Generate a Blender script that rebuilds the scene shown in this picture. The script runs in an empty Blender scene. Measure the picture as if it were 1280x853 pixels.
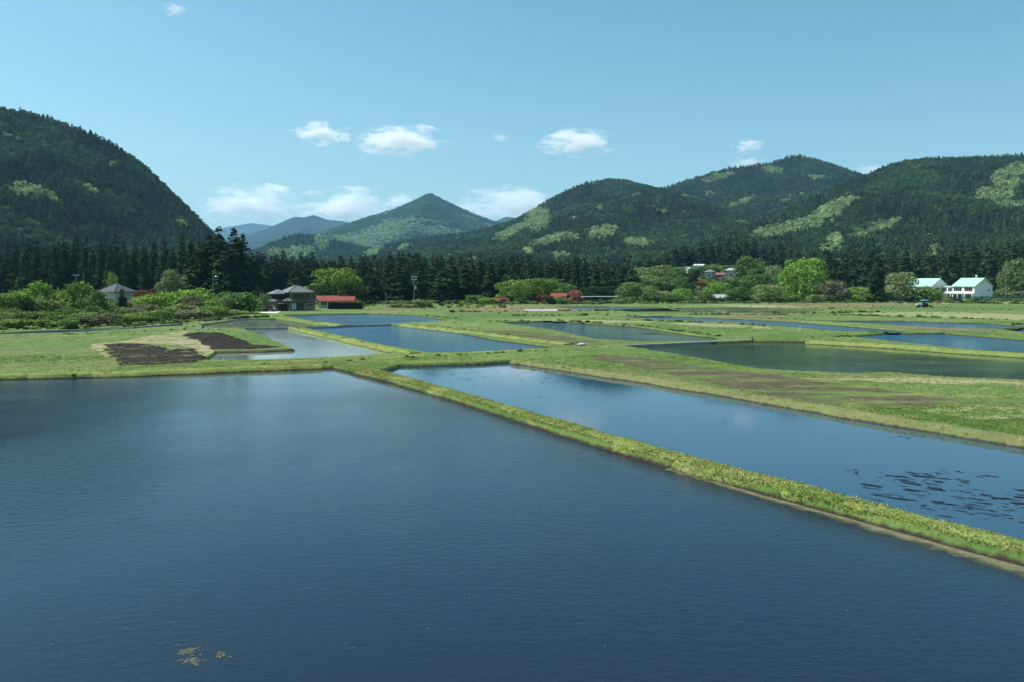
import bpy, bmesh, math, random
import numpy as np
from mathutils import Vector, Matrix
from mathutils.geometry import delaunay_2d_cdt

R = math.radians
SC = bpy.context.scene
COL = SC.collection

# ------------------------------------------------------------------ camera, sky, sun
F = 995.556            # focal length in pixels of the 1280 px wide photograph (28 mm on 36 mm)
EYE = 8.0              # the viaduct the photographer travels on
PITCH = math.atan((426.5 - 355.0) / F)
cam_d = bpy.data.cameras.new('camera')
cam_d.lens = 28.0
cam_d.sensor_width = 36.0
cam_d.clip_start = 0.1
cam_d.clip_end = 200000
cam = bpy.data.objects.new('camera', cam_d)
cam.location = (0, 0, EYE)
cam.rotation_euler = (R(90) - PITCH, 0, 0)
COL.objects.link(cam)
SC.camera = cam

SUN_ELEV = 57.0
SUN_AZ = 284.0         # compass from +Y clockwise: the sun stands in the west of the picture
sdir = Vector((math.sin(R(SUN_AZ)) * math.cos(R(SUN_ELEV)), math.cos(R(SUN_AZ)) * math.cos(R(SUN_ELEV)), math.sin(R(SUN_ELEV))))
sun_d = bpy.data.lights.new('sun', 'SUN')
sun_d.energy = 4.6
sun_d.angle = R(0.53)
sun_d.color = (1.0, 0.95, 0.86)
sun = bpy.data.objects.new('sun', sun_d)
sun.rotation_euler = sdir.to_track_quat('Z', 'Y').to_euler()
sun.location = (0, 0, 500)
COL.objects.link(sun)

world = bpy.data.worlds.new('World')
SC.world = world
world.use_nodes = True
wn, wl = world.node_tree.nodes, world.node_tree.links
wn.clear()
wo = wn.new('ShaderNodeOutputWorld')
bg = wn.new('ShaderNodeBackground')
sky = wn.new('ShaderNodeTexSky')
sky.sky_type = 'NISHITA'
sky.sun_disc = False
sky.sun_elevation = R(SUN_ELEV)
sky.sun_rotation = R(SUN_AZ)
sky.altitude = 200
sky.air_density = 1.0
sky.dust_density = 2.0
sky.ozone_density = 2.5
tint = wn.new('ShaderNodeMix')
tint.data_type = 'RGBA'
tint.blend_type = 'MULTIPLY'
tint.inputs['Factor'].default_value = 1.0
tint.inputs[7].default_value = (0.69, 0.99, 0.92, 1)
wl.new(sky.outputs[0], tint.inputs[6])
wtc = wn.new('ShaderNodeTexCoord')
wsep = wn.new('ShaderNodeSeparateXYZ')
wl.new(wtc.outputs['Generated'], wsep.inputs[0])
wrp = wn.new('ShaderNodeValToRGB')
wrp.color_ramp.elements[0].position = 0.0
wrp.color_ramp.elements[0].color = (0.99, 0.835, 0.75, 1)
wrp.color_ramp.elements[1].position = 0.36
wrp.color_ramp.elements[1].color = (0.70, 0.74, 0.76, 1)
wl.new(wsep.outputs['Z'], wrp.inputs[0])
pale = wn.new('ShaderNodeMix')
pale.data_type = 'RGBA'
pale.blend_type = 'MULTIPLY'
pale.inputs['Factor'].default_value = 1.0
wl.new(tint.outputs[2], pale.inputs[6])
wl.new(wrp.outputs[0], pale.inputs[7])
wl.new(pale.outputs[2], bg.inputs['Color'])
bg.inputs['Strength'].default_value = 0.121
wl.new(bg.outputs[0], wo.inputs['Surface'])

SC.view_settings.view_transform = 'Standard'
SC.view_settings.look = 'None'
SC.view_settings.exposure = 0.80
SC.view_settings.gamma = 1.0
SC.view_settings.use_curve_mapping = False
SC.render.engine = 'CYCLES'
SC.cycles.use_denoising = True
SC.cycles.max_bounces = 6
SC.cycles.diffuse_bounces = 2
SC.cycles.glossy_bounces = 3
SC.cycles.transmission_bounces = 3
SC.cycles.transparent_max_bounces = 8
SC.cycles.volume_bounces = 4
SC.cycles.volume_max_steps = 96

# ------------------------------------------------------------------ geometry of the view
CP, SP = math.cos(PITCH), math.sin(PITCH)

def ray(px, py):
    x, v = (px - 640.0) / F, (426.5 - py) / F
    return Vector((x, CP + v * SP, -SP + v * CP))

def at(px, py, z=0.0):
    d = ray(px, py)
    t = (z - EYE) / d.z
    return Vector((d.x * t, d.y * t, z))

def at_y(px, py, Y):
    d = ray(px, py)
    t = Y / d.y
    return Vector((d.x * t, Y, EYE + d.z * t))

def project(P):
    P = np.asarray(P, float)
    x, y, z = P[:, 0], P[:, 1], P[:, 2] - EYE
    f = y * CP - z * SP
    u = y * SP + z * CP
    return 640 + F * x / f, 426.5 - F * u / f

# ------------------------------------------------------------------ numpy noise
def _hash(ix, iy, seed):
    h = (ix.astype(np.int64) * 374761393 + iy.astype(np.int64) * 668265263 + seed * 974634777) & 0xffffffff
    h = ((h ^ (h >> 13)) * 1274126177) & 0xffffffff
    return ((h ^ (h >> 16)) & 0xffff) / 65535.0

def vnoise(x, y, seed=0):
    x, y = np.asarray(x, float), np.asarray(y, float)
    ix, iy = np.floor(x), np.floor(y)
    fx, fy = x - ix, y - iy
    fx, fy = fx * fx * (3 - 2 * fx), fy * fy * (3 - 2 * fy)
    a, b = _hash(ix, iy, seed), _hash(ix + 1, iy, seed)
    c, d = _hash(ix, iy + 1, seed), _hash(ix + 1, iy + 1, seed)
    return (a * (1 - fx) + b * fx) * (1 - fy) + (c * (1 - fx) + d * fx) * fy

def fbm(x, y, seed=0, o=4):
    s, a, n = 0, 1.0, 0
    for k in range(o):
        s = s + a * vnoise(np.asarray(x) * 2 ** k, np.asarray(y) * 2 ** k, seed + k * 7)
        n += a
        a *= 0.5
    return s / n

# ------------------------------------------------------------------ materials
class Mat:
    def __init__(self, name):
        self.m = bpy.data.materials.new(name)
        self.m.use_nodes = True
        self.n, self.l = self.m.node_tree.nodes, self.m.node_tree.links
        self.n.clear()
        self.out = self.n.new('ShaderNodeOutputMaterial')
    def node(self, t, **kw):
        nd = self.n.new(t)
        for k, v in kw.items():
            setattr(nd, k, v)
        return nd
    def link(self, a, b):
        self.l.new(a, b)
    def noise(self, vec, scale, detail=3, rough=0.55, dist=0.0):
        t = self.node('ShaderNodeTexNoise')
        t.inputs['Scale'].default_value = scale
        t.inputs['Detail'].default_value = detail
        t.inputs['Roughness'].default_value = rough
        t.inputs['Distortion'].default_value = dist
        if vec is not None:
            self.link(vec, t.inputs['Vector'])
        return t.outputs['Fac']
    def ramp(self, fac, stops):
        r = self.node('ShaderNodeValToRGB')
        e = r.color_ramp.elements
        while len(e) < len(stops):
            e.new(0.5)
        for el, (p, c) in zip(e, stops):
            el.position = p
            el.color = (c, c, c, 1) if not hasattr(c, '__len__') else (*c[:3], 1)
        self.link(fac, r.inputs['Fac'])
        return r.outputs['Color']
    def mix(self, fac, a, b, mode='MIX'):
        m = self.node('ShaderNodeMix', data_type='RGBA', blend_type=mode)
        for s, v in ((m.inputs['Factor'], fac), (m.inputs[6], a), (m.inputs[7], b)):
            if hasattr(v, 'is_linked'):
                self.link(v, s)
            elif hasattr(v, '__len__'):
                s.default_value = (*v[:3], 1)
            else:
                s.default_value = v
        return m.outputs[2]
    def math(self, op, a, b=0.0, clamp=False):
        m = self.node('ShaderNodeMath', operation=op, use_clamp=clamp)
        for s, v in ((m.inputs[0], a), (m.inputs[1], b)):
            if hasattr(v, 'is_linked'):
                self.link(v, s)
            else:
                s.default_value = v
        return m.outputs[0]
    def pos(self):
        return self.node('ShaderNodeNewGeometry').outputs['Position']
    def mapped(self, vec, scale, rot=(0, 0, 0)):
        m = self.node('ShaderNodeMapping')
        m.inputs['Scale'].default_value = scale
        m.inputs['Rotation'].default_value = rot
        self.link(vec, m.inputs['Vector'])
        return m.outputs[0]
    def objpos(self):
        return self.node('ShaderNodeTexCoord').outputs['Object']
    def bump(self, h, strength=0.5, dist=0.1):
        b = self.node('ShaderNodeBump')
        b.inputs['Strength'].default_value = strength
        b.inputs['Distance'].default_value = dist
        self.link(h, b.inputs['Height'])
        return b.outputs['Normal']
    def principled(self, color, rough=0.8, spec=0.3, normal=None, metallic=0.0, ior=None):
        p = self.node('ShaderNodeBsdfPrincipled')
        for s, v in ((p.inputs['Base Color'], color), (p.inputs['Roughness'], rough)):
            if hasattr(v, 'is_linked'):
                self.link(v, s)
            elif hasattr(v, '__len__'):
                s.default_value = (*v[:3], 1)
            else:
                s.default_value = v
        p.inputs['Specular IOR Level'].default_value = spec
        p.inputs['Metallic'].default_value = metallic
        if ior:
            p.inputs['IOR'].default_value = ior
        if normal is not None:
            self.link(normal, p.inputs['Normal'])
        self.link(p.outputs[0], self.out.inputs['Surface'])
        return p

def plain(name, col, rough=0.7, spec=0.3, var=0.25, scale=1.5, metallic=0.0):
    m = Mat(name)
    n = m.noise(m.objpos(), scale, 5, 0.65)
    lo = tuple(c * (1 - var) for c in col)
    hi = tuple(min(1, c * (1 + var * 0.5)) for c in col)
    c = m.ramp(n, [(0.3, lo), (0.7, hi)])
    m.principled(c, rough, spec, m.bump(m.noise(m.objpos(), scale * 8, 3), 0.15, 0.02), metallic)
    return m.m

def foliage(name, c1, c2, tip=None, trans=0.3, scale=0.25, spread=0.4):
    """leaf colour: clumps in world space, a per-leaf tint and a per-tree tint"""
    m = Mat(name)
    n = m.noise(m.pos(), scale, 3, 0.6)
    c = m.ramp(n, [(0.35, c1), (0.65, c2)])
    a = m.node('ShaderNodeAttribute', attribute_name='tint')
    if tip:
        c = m.mix(m.math('MULTIPLY', m.ramp(a.outputs['Fac'], [(0.68, 0), (0.95, 1)]), 0.6), c, tip)
    v = m.math('ADD', m.math('MULTIPLY', a.outputs['Fac'], 0.8), 0.6)
    oi = m.node('ShaderNodeObjectInfo')
    v2 = m.math('ADD', m.math('MULTIPLY', oi.outputs['Random'], spread), 1.0 - spread * 0.5)
    cc = m.node('ShaderNodeCombineColor')
    vv = m.math('MULTIPLY', v, v2)
    for i in range(3):
        m.link(vv, cc.inputs[i])
    c = m.mix(1.0, c, cc.outputs[0], 'MULTIPLY')
    d = m.node('ShaderNodeBsdfDiffuse')
    t = m.node('ShaderNodeBsdfTranslucent')
    m.link(c, d.inputs['Color'])
    m.link(c, t.inputs['Color'])
    mx = m.node('ShaderNodeMixShader')
    mx.inputs[0].default_value = trans
    m.link(d.outputs[0], mx.inputs[1])
    m.link(t.outputs[0], mx.inputs[2])
    m.link(mx.outputs[0], m.out.inputs['Surface'])
    return m.m

M = {}
M['cedar'] = foliage('cedar_needles', (0.013, 0.032, 0.016), (0.036, 0.066, 0.026), (0.085, 0.085, 0.036), 0.12)
M['cedar_far'] = foliage('cedar_forest_needles', (0.012, 0.037, 0.020), (0.064, 0.108, 0.034), (0.055, 0.060, 0.028), 0.12, 0.02, 1.0)
M['olive_far'] = foliage('mixed_wood_leaves', (0.036, 0.085, 0.032), (0.075, 0.130, 0.046), None, 0.3, 0.03, 0.8)
M['lime_far'] = foliage('fresh_wood_leaves', (0.15, 0.25, 0.10), (0.30, 0.39, 0.18), None, 0.3, 0.05, 0.8)
M['lime'] = foliage('fresh_green_leaves', (0.115, 0.20, 0.038), (0.21, 0.30, 0.068), (0.28, 0.33, 0.10), 0.4)
M['bright'] = foliage('bright_green_leaves', (0.095, 0.20, 0.035), (0.17, 0.30, 0.06), (0.24, 0.35, 0.08), 0.4)
M['mid'] = foliage('mid_green_leaves', (0.055, 0.125, 0.032), (0.105, 0.19, 0.052), (0.15, 0.21, 0.07), 0.35)
M['dark'] = foliage('dark_green_leaves', (0.018, 0.042, 0.016), (0.04, 0.075, 0.022), (0.06, 0.08, 0.03), 0.25)
M['olive'] = foliage('olive_leaves', (0.105, 0.165, 0.052), (0.19, 0.255, 0.09), (0.24, 0.26, 0.12), 0.35)
M['pale'] = foliage('pale_grey_green_leaves', (0.12, 0.17, 0.075), (0.20, 0.25, 0.11), (0.25, 0.28, 0.15), 0.35)
M['twig'] = foliage('twiggy_grey_brown_leaves', (0.105, 0.125, 0.068), (0.175, 0.195, 0.11), (0.22, 0.21, 0.15), 0.3)
M['russet'] = foliage('russet_leaves', (0.10, 0.05, 0.03), (0.16, 0.08, 0.045), (0.2, 0.07, 0.05), 0.3)
M['red_flower'] = foliage('red_blossom', (0.22, 0.06, 0.035), (0.32, 0.11, 0.06), (0.10, 0.12, 0.03), 0.3, 0.8)
M['pink_flower'] = foliage('pink_blossom', (0.32, 0.10, 0.10), (0.46, 0.20, 0.19), (0.13, 0.14, 0.06), 0.3, 0.8)
M['bark'] = plain('bark', (0.07, 0.055, 0.042), 0.9, 0.1, 0.4, 3)

M['wall_tan'] = plain('tan_plaster', (0.27, 0.20, 0.10), 0.85, 0.2, 0.2)
M['wall_white'] = plain('white_render', (0.72, 0.74, 0.73), 0.8, 0.2, 0.10, 0.5)
M['wall_cream'] = plain('cream_plaster', (0.5, 0.48, 0.42), 0.85, 0.2, 0.15)
M['wood'] = plain('dark_timber', (0.055, 0.032, 0.022), 0.7, 0.3, 0.4, 4)
M['wood_pale'] = plain('weathered_timber', (0.20, 0.165, 0.125), 0.8, 0.2, 0.3, 4)
M['frame_white'] = plain('white_window_frame', (0.75, 0.76, 0.76), 0.4, 0.5, 0.05)
M['frame_dark'] = plain('bronze_window_frame', (0.06, 0.055, 0.05), 0.4, 0.5, 0.1)
M['concrete'] = plain('weathered_concrete', (0.34, 0.34, 0.31), 0.9, 0.2, 0.35, 1.2)
M['pale_gravel'] = plain('pale_gravel', (0.52, 0.51, 0.47), 0.95, 0.1, 0.25, 2)
M['pole'] = plain('pole_concrete', (0.24, 0.25, 0.25), 0.8, 0.3, 0.15)
M['metal'] = plain('galvanised_metal', (0.45, 0.46, 0.47), 0.35, 0.5, 0.15, 2, 0.8)
M['wire'] = plain('black_cable', (0.02, 0.02, 0.022), 0.5, 0.4, 0.1)
M['white_paint'] = plain('white_paint', (0.78, 0.79, 0.80), 0.35, 0.5, 0.06)
M['white_sheet'] = plain('white_plastic_sheet', (0.42, 0.45, 0.46), 0.7, 0.2, 0.3, 0.8)
M['rubber'] = plain('black_rubber', (0.018, 0.018, 0.018), 0.85, 0.3, 0.2)
M['tractor_blue'] = plain('sky_blue_enamel', (0.16, 0.55, 0.75), 0.3, 0.5, 0.1)
M['tractor_navy'] = plain('navy_enamel', (0.02, 0.035, 0.16), 0.35, 0.5, 0.1)
M['tractor_red'] = plain('red_enamel', (0.38, 0.04, 0.03), 0.4, 0.5, 0.2)
M['hedge'] = M['dark']

def roof_mat(name, col, rough=0.4, pitch=3.2, spec=0.15):
    m = Mat(name)
    op = m.objpos()
    w = m.node('ShaderNodeTexWave')
    w.wave_type = 'BANDS'
    w.bands_direction = 'X'
    w.inputs['Scale'].default_value = pitch / 2
    w.inputs['Distortion'].default_value = 0.2
    m.link(op, w.inputs['Vector'])
    n = m.noise(op, 0.9, 5, 0.7)
    c = m.ramp(n, [(0.3, tuple(x * 0.75 for x in col)), (0.7, tuple(min(1, x * 1.15) for x in col))])
    m.principled(c, rough, spec, m.bump(w.outputs['Fac'], 0.5, 0.05))
    return m.m

M['roof_grey'] = roof_mat('grey_glazed_tile', (0.115, 0.128, 0.132), 0.40, 3.2, 0.5)
M['roof_dull'] = roof_mat('dull_grey_tile', (0.085, 0.098, 0.105), 0.65, 3.2, 0.03)
M['roof_red'] = roof_mat('red_sheet_roof', (0.20, 0.046, 0.030), 0.7, 3.2, 0.2)
M['roof_rust'] = roof_mat('rusty_sheet_roof', (0.24, 0.12, 0.09), 0.7)
M['roof_mint'] = roof_mat('mint_green_metal_roof', (0.29, 0.50, 0.42), 0.5, 2.0)
M['roof_pale'] = roof_mat('pale_sheet_roof', (0.55, 0.56, 0.55), 0.5)
M['roof_slate'] = roof_mat('slate_blue_roof', (0.13, 0.16, 0.19), 0.5)
M['roof_dark'] = roof_mat('dark_sheet_roof', (0.045, 0.055, 0.07), 0.7, 3.2, 0.02)
M['roof_light'] = roof_mat('light_grey_roof', (0.36, 0.38, 0.39), 0.5)

def glass_mat():
    m = Mat('window_glass')
    m.principled((0.012, 0.016, 0.02), 0.06, 0.6)
    return m.m
M['glass'] = glass_mat()
def paper_mat():
    return plain('white_blind', (0.6, 0.6, 0.58), 0.8, 0.2, 0.08)
M['blind'] = paper_mat()

def net_mat():
    m = Mat('green_netting')
    d = m.node('ShaderNodeBsdfDiffuse')
    n = m.noise(m.pos(), 0.5, 3)
    m.link(m.ramp(n, [(0.35, (0.02, 0.15, 0.10)), (0.65, (0.05, 0.24, 0.17))]), d.inputs['Color'])
    t = m.node('ShaderNodeBsdfTransparent')
    mx = m.node('ShaderNodeMixShader')
    mx.inputs[0].default_value = 0.3
    m.link(d.outputs[0], mx.inputs[1])
    m.link(t.outputs[0], mx.inputs[2])
    m.link(mx.outputs[0], m.out.inputs['Surface'])
    return m.m
M['net'] = net_mat()

def grass_nodes(m, straw=0.5):
    """meadow colour from world position, shared by the ground and the blades on it"""
    p = m.pos()
    flat = m.mapped(p, (1, 1, 0.0))
    big = m.noise(flat, 0.045, 4, 0.6)
    medium = m.noise(flat, 0.35, 4, 0.6)
    fine = m.noise(flat, 2.2, 4, 0.65)
    tuftn = m.noise(flat, 0.9, 5, 0.75)
    c = m.ramp(big, [(0.3, (0.046, 0.104, 0.028)), (0.5, (0.086, 0.152, 0.038)), (0.68, (0.138, 0.190, 0.058))])
    band = m.noise(m.mapped(p, (0.012, 0.085, 0.0), (0, 0, -0.12)), 1.0, 5, 0.62)
    c = m.mix(m.ramp(band, [(0.48, 0), (0.58, 0.7)]), c, (0.105, 0.122, 0.052))
    c = m.mix(m.ramp(band, [(0.32, 0.75), (0.44, 0.0)]), c, (0.04, 0.085, 0.026))
    dry = m.ramp(medium, [(0.50, 0), (0.72, 1)])
    c = m.mix(m.math('MULTIPLY', dry, straw), c, (0.30, 0.255, 0.115))
    c = m.mix(m.ramp(tuftn, [(0.36, 0.4), (0.50, 0.0)]), c, (0.042, 0.088, 0.024))
    c = m.mix(m.ramp(fine, [(0.25, 0.45), (0.55, 0.0)]), c, (0.045, 0.085, 0.018))
    return p, flat, c, fine

def meadow_mat(name, straw=0.5):
    m = Mat(name)
    p, flat, c, fine = grass_nodes(m, straw)
    sep = m.node('ShaderNodeSeparateXYZ')
    m.link(p, sep.inputs[0])
    mud = m.ramp(m.math('ADD', sep.outputs['Z'], m.math('MULTIPLY', m.math('SUBTRACT', fine, 0.5), 0.25)), [(0.06, 1), (0.16, 0)])
    c = m.mix(mud, c, (0.035, 0.028, 0.02))
    m.principled(c, 0.9, 0.1, m.bump(m.noise(flat, 4.0, 5, 0.7), 0.9, 0.15))
    return m.m
M['meadow'] = meadow_mat('meadow_grass', 0.35)

def dike_mat(nm='dike_grass', tone=(0.21, 0.25, 0.075), f_=0.6):
    m = Mat(nm)
    p, flat, c, fine = grass_nodes(m, 0.6)
    c = m.mix(f_, c, tone)
    sep = m.node('ShaderNodeSeparateXYZ')
    m.link(p, sep.inputs[0])
    mud = m.ramp(m.math('ADD', sep.outputs['Z'], m.math('MULTIPLY', m.math('SUBTRACT', fine, 0.5), 0.2)), [(0.03, 1), (0.12, 0)])
    c = m.mix(mud, c, (0.05, 0.042, 0.025))
    m.principled(c, 0.9, 0.1, m.bump(m.noise(flat, 6.0, 5, 0.7), 0.9, 0.1))
    return m.m
M['dike'] = dike_mat()
M['dike_dry'] = dike_mat('dry_dike_grass', (0.17, 0.165, 0.08), 0.6)

def blade_mat(name, lift):
    m = Mat(name)
    p, flat, c, fine = grass_nodes(m, 0.55)
    c = m.mix(0.65, c, lift)
    a = m.node('ShaderNodeAttribute', attribute_name='tint')
    cc = m.node('ShaderNodeCombineColor')
    v = m.math('ADD', m.math('MULTIPLY', a.outputs['Fac'], 0.7), 0.65)
    for i in range(3):
        m.link(v, cc.inputs[i])
    c = m.mix(1.0, c, cc.outputs[0], 'MULTIPLY')
    d = m.node('ShaderNodeBsdfDiffuse')
    t = m.node('ShaderNodeBsdfTranslucent')
    m.link(c, d.inputs['Color'])
    m.link(c, t.inputs['Color'])
    va = m.node('ShaderNodeVectorMath', operation='MULTIPLY_ADD')
    m.link(m.node('ShaderNodeNewGeometry').outputs['Normal'], va.inputs[0])
    va.inputs[1].default_value = (0.2, 0.2, 0.2)
    va.inputs[2].default_value = (0, 0, 1)
    vn = m.node('ShaderNodeVectorMath', operation='NORMALIZE')
    m.link(va.outputs[0], vn.inputs[0])
    m.link(vn.outputs[0], d.inputs['Normal'])
    mx = m.node('ShaderNodeMixShader')
    mx.inputs[0].default_value = 0.18
    m.link(d.outputs[0], mx.inputs[1])
    m.link(t.outputs[0], mx.inputs[2])
    m.link(mx.outputs[0], m.out.inputs['Surface'])
    return m.m
M['blade'] = blade_mat('grass_blades', (0.19, 0.315, 0.07))
M['blade_yellow'] = blade_mat('yellow_grass_blades', (0.46, 0.46, 0.13))
M['blade_dark'] = blade_mat('green_grass_blades', (0.17, 0.32, 0.09))
M['blade_straw'] = blade_mat('dry_grass_blades', (0.55, 0.48, 0.28))

def soil_mat(name, c1, c2, scale, grassy=0.0):
    m = Mat(name)
    p, flat, g, fine = grass_nodes(m, 0.5)
    n = m.noise(flat, scale, 6, 0.7)
    c = m.ramp(n, [(0.32, c1), (0.68, c2)])
    if grassy > 0:
        k = m.noise(m.mapped(p, (0.12, 0.5, 0), (0, 0, 0.9)), 1.0, 4, 0.65)
        c = m.mix(m.ramp(k, [(0.62 - grassy * 0.3, 0), (0.72 - grassy * 0.3, 1)]), c, g)
    m.principled(c, 0.95, 0.1, m.bump(n, 1.0, 0.3))
    return m.m
M['mud_dark'] = soil_mat('ploughed_mud', (0.010, 0.009, 0.007), (0.036, 0.031, 0.024), 1.3)
M['mud_straw'] = soil_mat('mud_with_straw', (0.011, 0.010, 0.008), (0.045, 0.039, 0.028), 1.6, 0.28)
M['soil_grass'] = soil_mat('half_weeded_soil', (0.045, 0.038, 0.028), (0.10, 0.085, 0.055), 0.9, 0.45)
M['soil_brown'] = soil_mat('dry_brown_soil', (0.11, 0.075, 0.05), (0.19, 0.14, 0.09), 0.6, 0.35)
M['straw'] = soil_mat('dry_straw', (0.17, 0.155, 0.09), (0.31, 0.28, 0.17), 0.9, 0.42)
M['weedy_green'] = soil_mat('dark_green_weeds', (0.045, 0.09, 0.03), (0.09, 0.14, 0.045), 0.4, 0.35)
M['straw_dull'] = soil_mat('bleached_grass', (0.17, 0.18, 0.09), (0.27, 0.265, 0.15), 0.5, 0.45)
M['silt'] = soil_mat('pale_silt', (0.085, 0.092, 0.055), (0.19, 0.185, 0.115), 0.9)
M['weed'] = soil_mat('pond_weed', (0.075, 0.085, 0.062), (0.125, 0.135, 0.10), 3.0)
M['wet_mud'] = soil_mat('wet_mud', (0.007, 0.010, 0.014), (0.020, 0.025, 0.030), 2.0)

def bed_mat():
    m = Mat('valley_soil')
    m.principled((0.05, 0.05, 0.03), 0.95, 0.1)
    return m.m
M['bed'] = bed_mat()

def water_mat(name, col, ripple, rough=0.03, patch=0.0, wind=0.0, film=None, calm=None, gs=0.06):
    m = Mat(name)
    p = m.pos()
    a = m.noise(m.mapped(p, (0.9, 1.8, 1), (0, 0, wind)), 2.4, 4, 0.6, 0.6)
    b = m.noise(m.mapped(p, (1.0, 1.5, 1), (0, 0, wind + 0.7)), 8.0, 3, 0.55, 0.4)
    h = m.math('ADD', a, m.math('MULTIPLY', b, 0.35))
    k = m.noise(m.mapped(p, (1, 1, 0)), gs, 4, 0.55)
    gust = m.ramp(k, [(0.35, 1.0 - patch), (0.65, 1.0)])
    if calm:
        vd = m.node('ShaderNodeVectorMath', operation='DISTANCE')
        m.link(p, vd.inputs[0])
        vd.inputs[1].default_value = calm[0]
        gust = m.math('MULTIPLY', gust, m.ramp(m.math('DIVIDE', vd.outputs['Value'], calm[1]), [(0.25, 0.12), (1.0, 1.0)]))
    bp = m.node('ShaderNodeBump')
    bp.inputs['Distance'].default_value = ripple
    m.link(gust, bp.inputs['Strength'])
    m.link(h, bp.inputs['Height'])
    c = col
    if film:
        f = m.noise(m.mapped(p, (0.5, 1.0, 0)), 0.25, 5, 0.7)
        c = m.mix(m.ramp(f, [(0.45, 0), (0.75, 1)]), col, film)
    m.principled(c, rough, 0.5, bp.outputs['Normal'], 0, 1.333)
    return m.m
M['water_ripple'] = water_mat('rippled_paddy_water', (0.007, 0.015, 0.029), 0.028, 0.07, 0.85, 0.15, None, (tuple(at(405, 461)), 24.0), 0.035)
M['water_calm'] = water_mat('calm_paddy_water', (0.012, 0.042, 0.074), 0.003, 0.02, 0.9, 0.2)
M['water_green'] = water_mat('silty_green_paddy_water', (0.12, 0.155, 0.135), 0.006, 0.03, 0.8, 0.2, (0.17, 0.20, 0.165))
M['water_weed'] = water_mat('weedy_dark_green_paddy_water', (0.022, 0.045, 0.028), 0.010, 0.03, 0.9, 0.2, (0.04, 0.075, 0.04))
M['water_patchy'] = water_mat('half_rippled_green_paddy_water', (0.022, 0.05, 0.045), 0.11, 0.06, 0.98, 0.2, (0.03, 0.07, 0.05), None, 0.05)
M['water_blue'] = water_mat('breezy_paddy_water', (0.018, 0.075, 0.130), 0.11, 0.10, 0.2, 0.3)

# ------------------------------------------------------------------ mesh helpers
def tag(o, label=None, cat=None, group=None, kind=None):
    if label:
        o['label'] = label
    if cat:
        o['category'] = cat
    if group:
        o['group'] = group
    if kind:
        o['kind'] = kind
    return o

def empty(name, loc, rz=0.0, label=None, cat=None, group=None):
    o = bpy.data.objects.new(name, None)
    o.empty_display_size = 0.5
    COL.objects.link(o)
    o.location = loc
    o.rotation_euler = (0, 0, rz)
    return tag(o, label, cat, group)

def link(name, me, mat=None, parent=None, loc=(0, 0, 0), kind=None):
    o = bpy.data.objects.new(name, me)
    COL.objects.link(o)
    o.location = loc
    if mat is not None and len(me.materials) == 0:
        me.materials.append(mat)
    if parent:
        o.parent = parent
    if kind:
        o['kind'] = kind
    return o

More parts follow.
